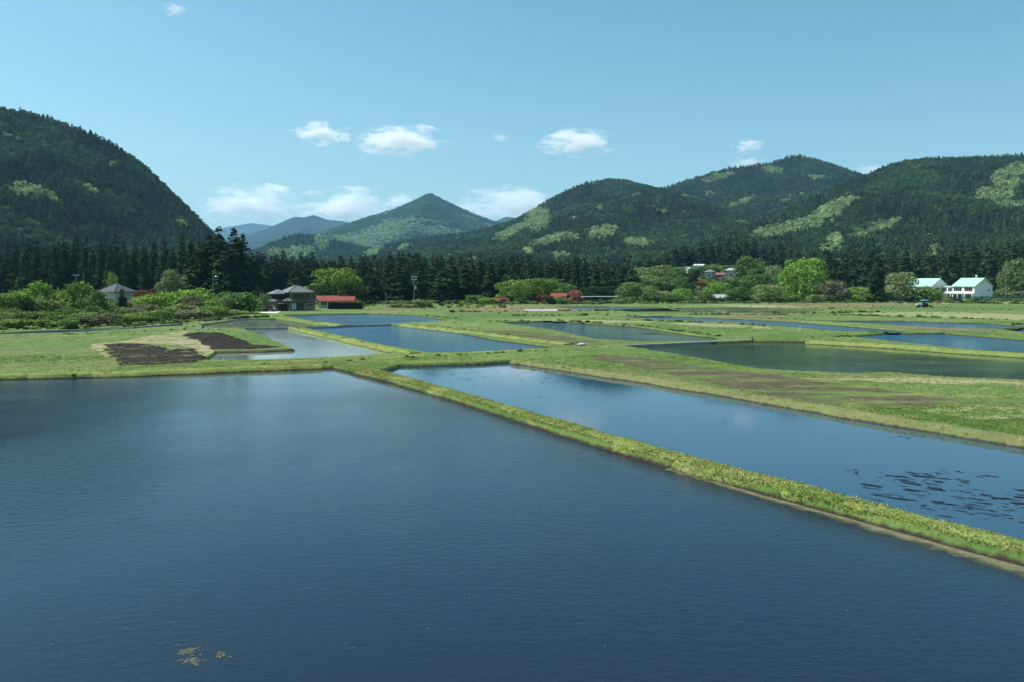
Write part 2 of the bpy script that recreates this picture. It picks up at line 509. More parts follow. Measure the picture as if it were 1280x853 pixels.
class MB:
    def __init__(self):
        self.v, self.f = [], []
    def add(self, v, f):
        b = len(self.v)
        self.v += [tuple(x) for x in v]
        self.f += [tuple(i + b for i in q) for q in f]
        return self
    def box(self, x0, x1, y0, y1, z0, z1):
        return self.add([(x0, y0, z0), (x1, y0, z0), (x1, y1, z0), (x0, y1, z0), (x0, y0, z1), (x1, y0, z1), (x1, y1, z1), (x0, y1, z1)],
                        [(0, 3, 2, 1), (4, 5, 6, 7), (0, 1, 5, 4), (1, 2, 6, 5), (2, 3, 7, 6), (3, 0, 4, 7)])
    def tube(self, pts, rad, n=6):
        pts = [Vector(p) for p in pts]
        if not hasattr(rad, '__len__'):
            rad = [rad] * len(pts)
        v, f = [], []
        for i, p in enumerate(pts):
            d = (pts[min(i + 1, len(pts) - 1)] - pts[max(i - 1, 0)]).normalized()
            a = d.orthogonal().normalized()
            b = d.cross(a)
            for k in range(n):
                t = 2 * math.pi * k / n
                v.append(p + (a * math.cos(t) + b * math.sin(t)) * rad[i])
        for i in range(len(pts) - 1):
            for k in range(n):
                k2 = (k + 1) % n
                f.append((i * n + k, i * n + k2, (i + 1) * n + k2, (i + 1) * n + k))
        f.append(tuple(reversed(range(n))))
        f.append(tuple(range((len(pts) - 1) * n, len(pts) * n)))
        return self.add(v, f)
    def lathe(self, prof, n=16, axis='Z', c=(0, 0, 0)):
        v, f = [], []
        for (r, h) in prof:
            for k in range(n):
                t = 2 * math.pi * k / n
                q = (r * math.cos(t), r * math.sin(t), h)
                if axis == 'X':
                    q = (q[2], q[0], q[1])
                if axis == 'Y':
                    q = (q[0], q[2], q[1])
                v.append((q[0] + c[0], q[1] + c[1], q[2] + c[2]))
        for i in range(len(prof) - 1):
            for k in range(n):
                k2 = (k + 1) % n
                f.append((i * n + k, i * n + k2, (i + 1) * n + k2, (i + 1) * n + k))
        return self.add(v, f)
    def hip(self, w, d, h, ridge, z, t=0.16, along='X', cx=0, cy=0):
        """hip roof over a w x d eave rectangle, with an eave thickness"""
        x, y = w / 2, d / 2
        r = ridge / 2
        rg = [(-r, 0), (r, 0)] if along == 'X' else [(0, -r), (0, r)]
        v = [(-x, -y, z), (x, -y, z), (x, y, z), (-x, y, z), (-x, -y, z + t), (x, -y, z + t), (x, y, z + t), (-x, y, z + t),
             (*rg[0], z + t + h), (*rg[1], z + t + h)]
        v = [(a + cx, b + cy, c) for a, b, c in v]
        f = [(3, 2, 1, 0), (0, 1, 5, 4), (1, 2, 6, 5), (2, 3, 7, 6), (3, 0, 4, 7)]
        f += [(4, 5, 9, 8), (6, 7, 8, 9), (5, 6, 9), (7, 4, 8)] if along == 'X' else [(5, 6, 9, 8), (7, 4, 8, 9), (4, 5, 8), (6, 7, 9)]
        return self.add(v, f)
    def gable_roof(self, w, d, h, z, t=0.18, over=0.5, cx=0, cy=0):
        """two pitched slabs, ridge along X"""
        x, y = w / 2 + over, d / 2 + over * 0.8
        dz = h * (y / (d / 2))
        zb = z + h - dz
        for s in (-1, 1):
            v = [(-x, s * y, zb), (x, s * y, zb), (x, 0, z + h), (-x, 0, z + h)]
            v += [(a, b, c + t) for a, b, c in v]
            v = [(a + cx, b + cy, c) for a, b, c in v]
            f = [(0, 3, 2, 1), (4, 5, 6, 7), (0, 1, 5, 4), (1, 2, 6, 5), (2, 3, 7, 6), (3, 0, 4, 7)]
            if s > 0:
                f = [tuple(reversed(q)) for q in f]
            self.add(v, f)
        return self
    def gable_wall(self, w, d, z0, z1, h, cx=0, cy=0):
        x, y = w / 2, d / 2
        v = [(-x, -y, z0), (x, -y, z0), (x, y, z0), (-x, y, z0), (-x, -y, z1), (x, -y, z1), (x, y, z1), (-x, y, z1), (-x, 0, z1 + h), (x, 0, z1 + h)]
        v = [(a + cx, b + cy, c) for a, b, c in v]
        return self.add(v, [(3, 2, 1, 0), (0, 1, 5, 4), (2, 3, 7, 6), (1, 2, 6, 9, 5), (3, 0, 4, 8, 7), (4, 5, 9, 8), (6, 7, 8, 9)])
    def mesh(self, name, mat, smooth=False):
        me = bpy.data.meshes.new(name)
        me.from_pydata(self.v, [], self.f)
        if mat:
            me.materials.append(mat)
        if smooth:
            me.polygons.foreach_set('use_smooth', [True] * len(me.polygons))
        me.update()
        return me
    def build(self, name, mat, parent=None, loc=(0, 0, 0), kind=None, smooth=False):
        return link(name, self.mesh(name, mat, smooth), None, parent, loc, kind)

def quads_mesh(name, V, n, mat, tint=None, per=4):
    """V: (n*per,3) vertices forming n separate polygons"""
    me = bpy.data.meshes.new(name)
    me.vertices.add(n * per)
    me.vertices.foreach_set('co', np.ascontiguousarray(V, dtype=np.float32).ravel())
    me.loops.add(n * per)
    me.loops.foreach_set('vertex_index', np.arange(n * per, dtype=np.int32))
    me.polygons.add(n)
    me.polygons.foreach_set('loop_start', np.arange(n, dtype=np.int32) * per)
    me.polygons.foreach_set('loop_total', np.full(n, per, dtype=np.int32))
    if mat:
        me.materials.append(mat)
    if tint is not None:
        at_ = me.attributes.new('tint', 'FLOAT', 'FACE')
        at_.data.foreach_set('value', np.asarray(tint, np.float32))
    me.update(calc_edges=True)
    return me

def leaf_mesh(name, C, N, S, mat, rng, aspect=0.7):
    n = len(C)
    N = N / (np.linalg.norm(N, axis=1, keepdims=True) + 1e-9)
    A = rng.normal(size=(n, 3))
    T = np.cross(N, A)
    T /= np.linalg.norm(T, axis=1, keepdims=True) + 1e-9
    B = np.cross(N, T)
    S = np.asarray(S).reshape(-1, 1)
    V = np.stack([C - T * S, C - B * S * aspect + N * S * 0.12, C + T * S, C + B * S * aspect + N * S * 0.12], axis=1).reshape(-1, 3)
    return quads_mesh(name, V, n, mat, rng.random(n))

def crown_points(rng, lobes, n, jitter=0.12, depth=0.35):
    """points and outward normals on the outside of a union of ellipsoid lobes (unit crown: width 1, height 1)"""
    L = np.array(lobes, float)
    area = L[:, 3] * L[:, 3]
    pick = rng.choice(len(L), size=n * 3, p=area / area.sum())
    D = rng.normal(size=(n * 3, 3))
    D /= np.linalg.norm(D, axis=1, keepdims=True)
    keep = D[:, 2] > -0.75
    D, pick = D[keep], pick[keep]
    r = L[pick, 3:4] * (1 - depth * rng.random((len(D), 1)) ** 2) * (1 + jitter * rng.normal(size=(len(D), 1)))
    sq = np.array([1, 1, 0.85])
    P = L[pick, :3] + D * r * sq
    inside = np.zeros(len(P), bool)
    for k in range(len(L)):
        d = np.linalg.norm((P - L[k, :3]) / sq, axis=1)
        inside |= (d < 0.72 * L[k, 3]) & (pick != k)
    P, D = P[~inside][:n], D[~inside][:n]
    return P, D

def broad_lobes(rng, k=18, low=0.14):
    lobes = [(0, 0, 0.46, 0.32)]
    for i in range(k):
        a = 2 * math.pi * (i * 0.382 + 0.25 * rng.random())
        h = low + (0.84 - low) * ((i + rng.random()) / k)
        rr = 0.37 * math.sqrt(max(0.02, 1 - ((h - 0.36) / 0.60) ** 2)) * (0.85 + 0.3 * rng.random())
        lobes.append((rr * math.cos(a), rr * math.sin(a), h, 0.11 + 0.08 * rng.random()))
    for i in range(3):
        lobes.append((0.10 * rng.normal(), 0.10 * rng.normal(), 0.80 + 0.05 * rng.random(), 0.13))
    return lobes

def make_broad(seed, n=3000, size=0.026, k=18, low=0.14):
    rng = np.random.default_rng(seed)
    P, D = crown_points(rng, broad_lobes(rng, k, low), n)
    P[:, 2] = np.maximum(P[:, 2], 0.03)
    N = D + 0.55 * rng.normal(size=D.shape) + np.array([0, 0, 0.25])
    crown = leaf_mesh('broadleaf_crown', P, N, size * (0.6 + 0.8 * rng.random(len(P))), M['mid'], rng)
    t = MB()
    t.tube([(0, 0, -0.02), (0.01, 0, 0.12), (0.0, 0.01, 0.3), (0, 0, 0.6)], [0.035, 0.026, 0.02, 0.008], 7)
    for i in range(6):
        a = 2 * math.pi * (i + 0.5 * rng.random()) / 6
        b = 0.14 + 0.2 * rng.random()
        t.tube([(0, 0, b), (0.12 * math.cos(a), 0.12 * math.sin(a), b + 0.13), (0.3 * math.cos(a), 0.3 * math.sin(a), b + 0.3)], [0.015, 0.010, 0.004], 5)
    return crown, t.mesh('broadleaf_trunk', M['bark'])

def make_bush(seed, n=1300, size=0.045):
    rng = np.random.default_rng(seed)
    lobes = [(0, 0, 0.40, 0.34)]
    for i in range(11):
        a = 2 * math.pi * rng.random()
        rr = 0.14 + 0.22 * rng.random()
        lobes.append((rr * math.cos(a), rr * math.sin(a), 0.18 + 0.62 * rng.random() * (1 - rr), 0.13 + 0.10 * rng.random()))
    P, D = crown_points(rng, lobes, n, 0.2, 0.5)
    P[:, 2] = np.maximum(P[:, 2], 0.02)
    N = D + 0.7 * rng.normal(size=D.shape) + np.array([0, 0, 0.25])
    crown = leaf_mesh('bush_crown', P, N, size * (0.5 + 0.9 * rng.random(len(P))), M['mid'], rng, 0.55)
    t = MB()
    for i in range(7):
        a = 2 * math.pi * (i + rng.random()) / 7
        t.tube([(0.03 * math.cos(a), 0.03 * math.sin(a), -0.03), (0.12 * math.cos(a), 0.12 * math.sin(a), 0.3), (0.3 * math.cos(a), 0.3 * math.sin(a), 0.62)], [0.014, 0.010, 0.004], 5)
    return crown, t.mesh('bush_stems', M['bark'])

def make_cedar(seed, n=2000, size=0.062, base=0.10, spread=0.5, power=0.62):
    """conifer of height 3 and crown width 1; branch sprays in irregular whorls with gaps between"""
    rng = np.random.default_rng(seed)
    nb = 60 if n > 600 else 26
    bt = np.sort(base + (0.985 - base) * rng.random(nb) ** 0.85)
    ba = np.cumsum(2.4 + 0.5 * rng.normal(size=nb))
    bl = 0.75 + 0.45 * rng.random(nb)
    prof = lambda t: np.clip((1 - t) / (1 - base), 0, 1) ** power
    w = prof(bt) + 0.12
    b = rng.choice(nb, size=n, p=w / w.sum())
    along = 1 - 0.75 * rng.random(n) ** 1.4
    r = spread * prof(bt[b]) * bl[b] * along + 0.015
    a = ba[b] + rng.normal(size=n) * (0.33 + 0.25 * (1 - along))
    z = 3 * bt[b] - 0.30 * r + 0.10 * prof(bt[b]) * rng.normal(size=n)
    P = np.stack([r * np.cos(a), r * np.sin(a), np.clip(z, 0.03, 3.0)], 1)
    N = np.stack([np.cos(a), np.sin(a), 0.75 + 0 * a], 1) + 0.5 * rng.normal(size=(n, 3))
    S = size * (0.55 + 0.9 * rng.random(n)) * (0.55 + 0.6 * prof(bt[b]))
    me = leaf_mesh('cedar_crown', P, N, S, M['cedar'], rng, 0.6)
    tr = MB().tube([(0, 0, -0.06), (0, 0, 0.9), (0, 0, 2.9)], [0.05, 0.036, 0.006], 7)
    return me, tr.mesh('cedar_trunk', M['bark'])

# ------------------------------------------------------------------ scatter (only for woods and grass nobody could count)
def scatter(name, P, sc, rz, vi, templates, kind='stuff', label=None):
    me = bpy.data.meshes.new(name)
    n = len(P)
    me.vertices.add(n)
    me.vertices.foreach_set('co', np.ascontiguousarray(P, np.float32).ravel())
    for nm, ty, val in (('sc', 'FLOAT_VECTOR', sc), ('rz', 'FLOAT', rz), ('vi', 'INT', vi)):
        a = me.attributes.new(nm, ty, 'POINT')
        if ty == 'FLOAT_VECTOR':
            a.data.foreach_set('vector', np.ascontiguousarray(val, np.float32).ravel())
        else:
            a.data.foreach_set('value', np.ascontiguousarray(val, np.int32 if ty == 'INT' else np.float32))
    me.update()
    o = link(name, me, None, None, (0, 0, 0), kind)
    if label:
        o['label'] = label
    g = bpy.data.node_groups.new(name + '_nodes', 'GeometryNodeTree')
    g.interface.new_socket('Geometry', in_out='INPUT', socket_type='NodeSocketGeometry')
    g.interface.new_socket('Geometry', in_out='OUTPUT', socket_type='NodeSocketGeometry')
    N = g.nodes
    gi, go = N.new('NodeGroupInput'), N.new('NodeGroupOutput')
    g2i = N.new('GeometryNodeGeometryToInstance')
    for t in templates:
        oi = N.new('GeometryNodeObjectInfo')
        oi.inputs['Object'].default_value = t
        g.links.new(oi.outputs['Geometry'], g2i.inputs[0])
    iop = N.new('GeometryNodeInstanceOnPoints')
    iop.inputs['Pick Instance'].default_value = True
    def attr(nm, ty):
        a = N.new('GeometryNodeInputNamedAttribute')
        a.data_type = ty
        a.inputs['Name'].default_value = nm
        return [s for s in a.outputs if s.enabled][0]
    cx = N.new('ShaderNodeCombineXYZ')
    g.links.new(attr('rz', 'FLOAT'), cx.inputs['Z'])
    g.links.new(gi.outputs[0], iop.inputs['Points'])
    g.links.new(g2i.outputs[0], iop.inputs['Instance'])
    g.links.new(attr('vi', 'INT'), iop.inputs['Instance Index'])
    g.links.new(cx.outputs[0], iop.inputs['Rotation'])
    g.links.new(attr('sc', 'FLOAT_VECTOR'), iop.inputs['Scale'])
    g.links.new(iop.outputs[0], go.inputs[0])
    md = o.modifiers.new('scatter', 'NODES')
    md.node_group = g
    return o

def template(name, me, mat=None):
    if mat:
        me = me.copy()
        me.materials.clear()
        me.materials.append(mat)
    return bpy.data.objects.new(name, me)

T_CEDAR = [template('cedar_form', make_cedar(100 + i, 190, 0.17, 0.04, 0.5, 0.62)[0], M['cedar_far']) for i in range(4)]
T_OLIVE = [template('wood_form', make_broad(200 + i, 220, 0.085, 9, 0.05)[0], M['olive_far']) for i in range(3)]
T_LIME = [template('fresh_wood_form', make_broad(220 + i, 240, 0.08, 9, 0.05)[0], M['lime_far']) for i in range(3)]

# ------------------------------------------------------------------ mountains
class Mountain:
    def __init__(self, name, prof, foot, seed, nx=160, nv=60, amp=0.2, p=1.25, lam=260.0, back=0.6, mat=None, bump=0.0):
        """prof: (px, py, Y) of the skyline; foot: (px, Y) of the foot of the slope facing the valley"""
        pr = np.array(prof, float)
        px = np.linspace(pr[0, 0], pr[-1, 0], nx)
        py = np.interp(px, pr[:, 0], pr[:, 1])
        k = np.ones(3) / 3
        py = np.convolve(np.pad(py, 1, mode='edge'), k, 'valid')
        Y = np.interp(px, pr[:, 0], pr[:, 2])
        fp = np.array(foot, float)
        FY = np.interp(px, fp[:, 0], fp[:, 1])
        X = np.array([at_y(a, b, c)[0] for a, b, c in zip(px, py, Y)])
        Z = np.array([max(1.0, at_y(a, b, c)[2]) for a, b, c in zip(px, py, Y)])
        Z += (fbm(X / (lam * 0.12), X * 0, seed + 5, 3) - 0.5) * 0.007 * Z.max()
        v = np.concatenate([np.linspace(-back, 0, max(4, nv // 4), endpoint=False), np.linspace(0, 1, nv)])
        V, _ = np.meshgrid(v, px, indexing='ij')
        L = Y - FY
        YY = Y[None, :] - L[None, :] * V
        XX = np.broadcast_to(X[None, :], V.shape)
        s = np.where(V >= 0, np.clip(1 - V, 0, 1) ** p, np.clip(1 + V / back, 0, 1) ** 1.1)
        w = np.clip(np.abs(V), 0, 1)
        env = np.clip(4 * w * (1 - w), 0, 1)
        q = fbm(XX / lam + 0.35 * fbm(YY / lam, XX / lam, seed + 3, 2), YY / (lam * 2.2), seed, 4)
        spur = 1 - np.abs(2 * q - 1) * 1.6
        ZZ = Z[None, :] * s + Z[None, :] * amp * (spur - 0.55) * env * np.where(V >= 0, 1.0, 0.6)
        ZZ = np.where(V >= 0.999, -2.0, ZZ)
        ZZ = np.where(V <= -back + 1e-6, -2.0, ZZ)
        self.px, self.v, self.X, self.Y, self.L, self.ZZ = px, v, X, Y, L, ZZ
        self.FY = FY
        nvv = len(v)
        verts = np.stack([XX, YY, ZZ], -1).reshape(-1, 3)
        i, j = np.meshgrid(np.arange(nvv - 1), np.arange(nx - 1), indexing='ij')
        a = (i * nx + j).ravel()
        faces = np.stack([a, a + nx, a + nx + 1, a + 1], 1)
        me = bpy.data.meshes.new(name)
        me.from_pydata(verts.tolist(), [], faces.tolist())
        me.materials.append(mat)
        me.polygons.foreach_set('use_smooth', [True] * len(me.polygons))
        me.update()
        self.o = link(name, me, None, None, (0, 0, 0), 'structure')
    def height(self, x, y):
        fx = np.interp(x, self.X, np.arange(len(self.X)))
        Y0 = np.interp(fx, np.arange(len(self.X)), self.Y)
        L0 = np.interp(fx, np.arange(len(self.X)), self.L)
        return self._z(fx, (Y0 - y) / L0)
    def _z(self, fx, v):
        fv = np.interp(v, self.v, np.arange(len(self.v)))
        i0 = np.clip(np.floor(fv).astype(int), 0, len(self.v) - 2)
        j0 = np.clip(np.floor(fx).astype(int), 0, len(self.X) - 2)
        a, b = fv - i0, fx - j0
        Z = self.ZZ
        return (Z[i0, j0] * (1 - a) + Z[i0 + 1, j0] * a) * (1 - b) + (Z[i0, j0 + 1] * (1 - a) + Z[i0 + 1, j0 + 1] * a) * b
    def trees(self, spacing, rng, v0=-0.12, v1=0.985, pmin=-60, pmax=1340):
        x0, x1 = self.X.min(), self.X.max()
        ys0, ys1 = (self.Y - self.L).min(), self.Y.max() + 0.12 * self.L.max()
        gx = np.arange(x0, x1, spacing)
        gy = np.arange(ys0, ys1, spacing * 1.15)
        GX, GY = np.meshgrid(gx, gy)
        x = (GX + (rng.random(GX.shape) - 0.5) * spacing * 1.1).ravel()
        y = (GY + (rng.random(GX.shape) - 0.5) * spacing * 1.1).ravel()
        fx = np.interp(x, self.X, np.arange(len(self.X)))
        idx = np.arange(len(self.X))
        v = (np.interp(fx, idx, self.Y) - y) / np.interp(fx, idx, self.L)
        ok = (v > v0) & (v < v1) & (x > x0 + 1) & (x < x1 - 1)
        x, y, v, fx = x[ok], y[ok], v[ok], fx[ok]
        z = self._z(fx, v)
        P = np.stack([x, y, z], 1)
        u, w = project(P)
        ok = (u > pmin) & (u < pmax) & (z > 0.2)
        return P[ok], u[ok], w[ok]

def in_patches(u, w, patches, rng):
    """True where a tree belongs to one of the fresh-green stands (centre, radii and slant of each stand)"""
    m = np.zeros(len(u), bool)
    for (cx, cy, rx, ry, ang) in patches:
        c, s = math.cos(R(ang)), math.sin(R(ang))
        a = ((u - cx) * c + (w - cy) * s) / rx
        b = (-(u - cx) * s + (w - cy) * c) / ry
        d = a * a + b * b + 0.9 * (fbm(u / 14.0, w / 9.0, 77, 3) - 0.5) + 0.25 * rng.normal(size=len(u))
        m |= d < 1
    return m

def mtn_mat(name, c1, c2, scale, patches=None):
    m = Mat(name)
    n = m.noise(m.pos(), scale, 6, 0.65)
    c = m.ramp(n, [(0.35, c1), (0.65, c2)])
    if patches:
        k = m.noise(m.pos(), scale * 0.45, 5, 0.6)
        c = m.mix(m.ramp(k, [(0.56, 0), (0.64, 1)]), c, patches)
    m.principled(c, 0.95, 0.05, m.bump(m.noise(m.pos(), scale * 6, 5, 0.75), 1.0, 0.2 / scale))
    return m.m
M['hill_floor'] = mtn_mat('wooded_hill_floor', (0.015, 0.026, 0.012), (0.03, 0.042, 0.018), 0.01)
M['far_hill'] = mtn_mat('far_wooded_slope', (0.028, 0.05, 0.03), (0.05, 0.078, 0.035), 0.004, (0.10, 0.13, 0.05))

rng = np.random.default_rng(5)

def forest(mt, spacing, size, width, patches, lime_noise, seed, olive=0.12, pmin=-60, pmax=1340, label=''):
    rg = np.random.default_rng(seed)
    P, u, w = mt.trees(spacing, rg, pmin=pmin, pmax=pmax)
    lime = in_patches(u, w, patches, rg)
    k = fbm(P[:, 0] / (spacing * 9), (P[:, 1] + P[:, 2] * 2) / (spacing * 9), seed + 9, 3)
    lime |= (k > lime_noise) & (rg.random(len(P)) < 0.8)
    k2 = fbm(P[:, 0] / (spacing * 14), (P[:, 1]) / (spacing * 14), seed + 31, 3)
    ol = (~lime) & (rg.random(len(P)) < np.clip((k2 - 0.42) * 4 * olive / 0.3, 0, 0.9))
    ced = ~(lime | ol)
    for nm, msk, tpl, hw, hh in (('cedar_forest', ced, T_CEDAR, width, size), ('mixed_forest', ol, T_OLIVE, width * 1.35, size * 0.8), ('fresh_green_grove', lime, T_LIME, width * 1.4, size * 0.8)):
        Q = P[msk]
        if len(Q) == 0:
            continue
        n = len(Q)
        s = (0.72 + 0.55 * rg.random(n))
        sw = s * (0.8 + 0.4 * rg.random(n))
        sc = np.stack([sw * hw, sw * hw, s * (hh / 3 if nm == 'cedar_forest' else hh)], 1)
        Q = Q - np.array([0, 0, 0.8])
        scatter(nm, Q, sc, rg.random(n) * 6.28, rg.integers(0, len(tpl), n), tpl, 'stuff', None)

M['hill_meadow'] = mtn_mat('rough_hillside_grass', (0.06, 0.10, 0.03), (0.12, 0.17, 0.055), 0.05)
M['far_ridge'] = mtn_mat('distant_blue_ridge', (0.014, 0.026, 0.026), (0.034, 0.048, 0.040), 0.0025)
# far blue ridges
Mountain('mountain', [(200, 300, 15000), (250, 291, 15000), (290, 283, 15000), (315, 279, 15000), (330, 281, 15000), (350, 284, 15000), (380, 284, 15000), (420, 290, 15000), (470, 296, 15000), (560, 300, 15000)],
         [(200, 11500), (560, 11500)], 1, 260, 40, 0.16, 1.2, 900, mat=M['far_ridge'])
Mountain('mountain', [(180, 318, 9500), (250, 308, 9500), (300, 296, 9500), (330, 287, 9500), (350, 279, 9500), (368, 271, 9500), (380, 272, 9500), (392, 269, 9500), (410, 275, 9500), (430, 277, 9500), (450, 282, 9500), (500, 290, 9500), (560, 300, 9500), (640, 312, 9500)],
         [(180, 7000), (640, 7000)], 2, 320, 60, 0.28, 1.15, 600, mat=M['far_ridge'])
m5 = Mountain('mountain', [(560, 300, 7600), (600, 285, 7600), (618, 278, 7600), (632, 271, 7600), (648, 273, 7600), (665, 280, 7600), (700, 296, 7600), (760, 310, 7600)],
              [(560, 6000), (760, 6000)], 3, 90, 40, 0.2, 1.2, 500, mat=M['far_hill'])
# the pyramid peak
m4 = Mountain('mountain', [(270, 326, 6000), (300, 320, 6000), (330, 312, 6000), (360, 304, 6000), (400, 292, 6000), (430, 282, 6000), (460, 272, 6000), (490, 263, 6000), (508, 256, 6000), (524, 248.5, 6000), (532, 244.5, 6000), (537, 241.5, 6000), (542, 244, 6000), (550, 248, 6000), (570, 258, 6000), (600, 271, 6000), (622, 279, 6000), (660, 294, 6000), (720, 312, 6000)],
              [(270, 3600), (720, 3600)], 4, 420, 90, 0.15, 1.15, 620, mat=M['far_hill'])
# low dark hills in front of it
m6 = Mountain('hill', [(290, 330, 3300), (320, 317, 3300), (345, 305, 3300), (360, 299, 3300), (376, 295, 3300), (400, 298, 3300), (425, 304, 3300), (450, 310, 3300), (480, 316, 3300), (520, 326, 3300)],
              [(290, 2300), (520, 2300)], 5, 120, 50, 0.15, 1.2, 300, mat=M['hill_floor'])
m7 = Mountain('hill', [(420, 330, 2900), (450, 318, 2900), (490, 309, 2900), (520, 303, 2900), (560, 298, 2900), (600, 291, 2900), (640, 284, 2900), (680, 280, 2900), (760, 280, 2900)],
              [(420, 1700), (760, 1700)], 6, 160, 60, 0.18, 1.2, 300, mat=M['hill_floor'])
# the two long wooded mountains
m8 = Mountain('mountain', [(470, 332, 2600), (530, 312, 2600), (580, 299, 2600), (620, 284, 2600), (645, 276, 2600), (665, 265, 2600), (685, 253, 2600), (705, 242, 2600), (730, 232, 2600), (760, 226.5, 2600), (780, 228, 2600), (800, 232, 2620), (820, 237, 2640), (850, 242, 2660), (880, 252, 2640), (910, 264, 2600), (960, 290, 2500)],
              [(470, 900), (960, 1000)], 7, 240, 110, 0.24, 1.25, 330, mat=M['hill_floor'])
m9 = Mountain('mountain', [(720, 268, 2950), (780, 250, 2950), (815, 239, 2950), (840, 233, 2950), (865, 225, 2950), (890, 217, 2950), (915, 211, 2950), (940, 208, 2950), (965, 205, 2950), (980, 199, 2950), (998, 196, 2950), (1010, 199, 2950), (1030, 209, 2950), (1060, 218, 2950), (1085, 224, 2950), (1120, 235, 2950), (1200, 262, 2950), (1300, 290, 2950)],
              [(720, 1500), (1300, 1500)], 8, 240, 110, 0.26, 1.2, 420, mat=M['hill_floor'])
m10 = Mountain('mountain', [(800, 343, 950), (830, 332, 1050), (870, 316, 1200), (910, 297, 1350), (960, 274, 1500), (1000, 257, 1600), (1040, 241, 1700), (1075, 228, 1750), (1100, 215, 1800), (1125, 206, 1850), (1160, 202, 1900), (1200, 202, 1900), (1240, 200, 1900), (1280, 197, 1900), (1350, 190, 1900), (1500, 200, 1900)],
               [(800, 640), (900, 620), (1000, 520), (1100, 470), (1280, 450), (1500, 450)], 9, 240, 120, 0.20, 1.2, 240, mat=M['hill_floor'])
# the steep hill that closes the valley on the other side
m0 = Mountain('mountain', [(-260, 190, 1500), (-160, 152, 1500), (-80, 137, 1500), (-30, 136, 1500), (0, 139, 1500), (30, 143, 1500), (60, 152, 1500), (90, 161, 1500), (120, 173, 1500), (145, 186, 1500), (170, 202, 1500), (195, 226, 1480), (215, 247, 1460), (235, 272, 1430), (250, 286, 1400), (265, 300, 1370), (290, 322, 1300), (320, 342, 1200)],
              [(-260, 430), (100, 440), (220, 480), (320, 620)], 10, 200, 120, 0.17, 1.25, 240, mat=M['hill_floor'])
# gentle slope with the hamlet on it
hillside = Mountain('hillside', [(740, 354, 640), (775, 346, 650), (810, 338, 650), (850, 334, 650), (900, 332, 650), (950, 334, 650), (1000, 340, 640), (1060, 354, 620)],
                    [(740, 410), (1060, 410)], 11, 60, 40, 0.0, 1.6, 200, mat=M['hill_meadow'])

forest(m4, 17, 11, 17, [(480, 292, 45, 14, -18), (430, 300, 40, 6, -15), (560, 292, 40, 6, 8)], 0.70, 41, 0.5)
forest(m6, 14, 19, 12, [(370, 318, 22, 7, -10), (402, 305, 10, 10, 0), (345, 320, 10, 5, 0)], 0.80, 42, 0.2)
forest(m7, 13, 19, 12, [(468, 318, 14, 5, -30), (505, 313, 8, 3, -20), (600, 300, 30, 3, -10)], 0.80, 43, 0.2)
forest(m8, 7.6, 11.5, 8, [(672, 276, 16, 16, -60), (640, 292, 24, 6, -30), (690, 303, 24, 5, -18), (755, 292, 20, 9, -10), (797, 307, 19, 5, 5), (660, 318, 6, 4, 0), (718, 300, 8, 3, 0), (700, 322, 14, 3, 0)], 0.78, 44, 0.5)
forest(m9, 9.5, 12, 9.5, [(965, 213, 16, 4, 10), (900, 222, 20, 4, -15), (925, 255, 20, 3, -20), (1020, 222, 10, 3, 0)], 0.76, 45, 0.5)
forest(m10, 6.4, 12.5, 7, [(948, 270, 26, 8, -28), (1040, 266, 34, 9, -26), (985, 290, 50, 8, -12), (1105, 285, 22, 6, -20), (1078, 298, 16, 5, -20), (1265, 225, 26, 13, -20), (1250, 245, 30, 10, -10), (1275, 260, 28, 5, 0), (1045, 305, 10, 8, 0), (1035, 317, 12, 6, 0), (1168, 322, 10, 6, -20)], 0.82, 46, 0.25, 790, 1520)
forest(m0, 6.6, 11.5, 8, [(38, 243, 26, 8, 12), (112, 240, 12, 4, 35), (225, 281, 7, 4, 10), (138, 209, 5, 2, 0), (65, 254, 8, 4, 0)], 0.86, 47, 0.55, -270, 330)

# ------------------------------------------------------------------ valley floor: land with the paddies cut out of it
GZ = 0.30
def W(*pts, z=0.0):
    return [tuple(at(a, b, z)[:2]) if not isinstance(a, str) else (b, c) for (a, b, *c) in [(*p,) for p in pts]]

def paddy(pts):
    """outline of a paddy: the near rim is seen along the top of its bank, the far rim along the water"""
    mid = sum(b for a, b in pts) / len(pts)
    return [tuple(at(a, b, GZ if b > mid else 0.0)[:2]) for a, b in pts]

def px_poly(pts, z=0.0):
    return [tuple(at(a, b, z)[:2]) for a, b in pts]

dk_low = px_poly([(420, 460), (490, 478), (560, 498), (640, 523), (700, 542), (770, 563), (840, 584), (900, 600), (960, 617), (1040, 638), (1100, 655), (1180, 677), (1280, 704)], 0.05)
dk_up = px_poly([(474, 459.5), (510, 469), (560, 483), (630, 502), (700, 522), (770, 541), (840, 560), (910, 577), (980, 594), (1040, 609), (1100, 625), (1190, 649), (1280, 673)], 0.50)
e = Vector(dk_low[-1]) - Vector(dk_low[-4])
e = e.normalized()
dk_low += [tuple(Vector(dk_low[-1]) + e * 15), tuple(Vector(dk_low[-1]) + e * 55)]
dk_up += [tuple(Vector(dk_up[-1]) + e * 15), tuple(Vector(dk_up[-1]) + e * 55)]

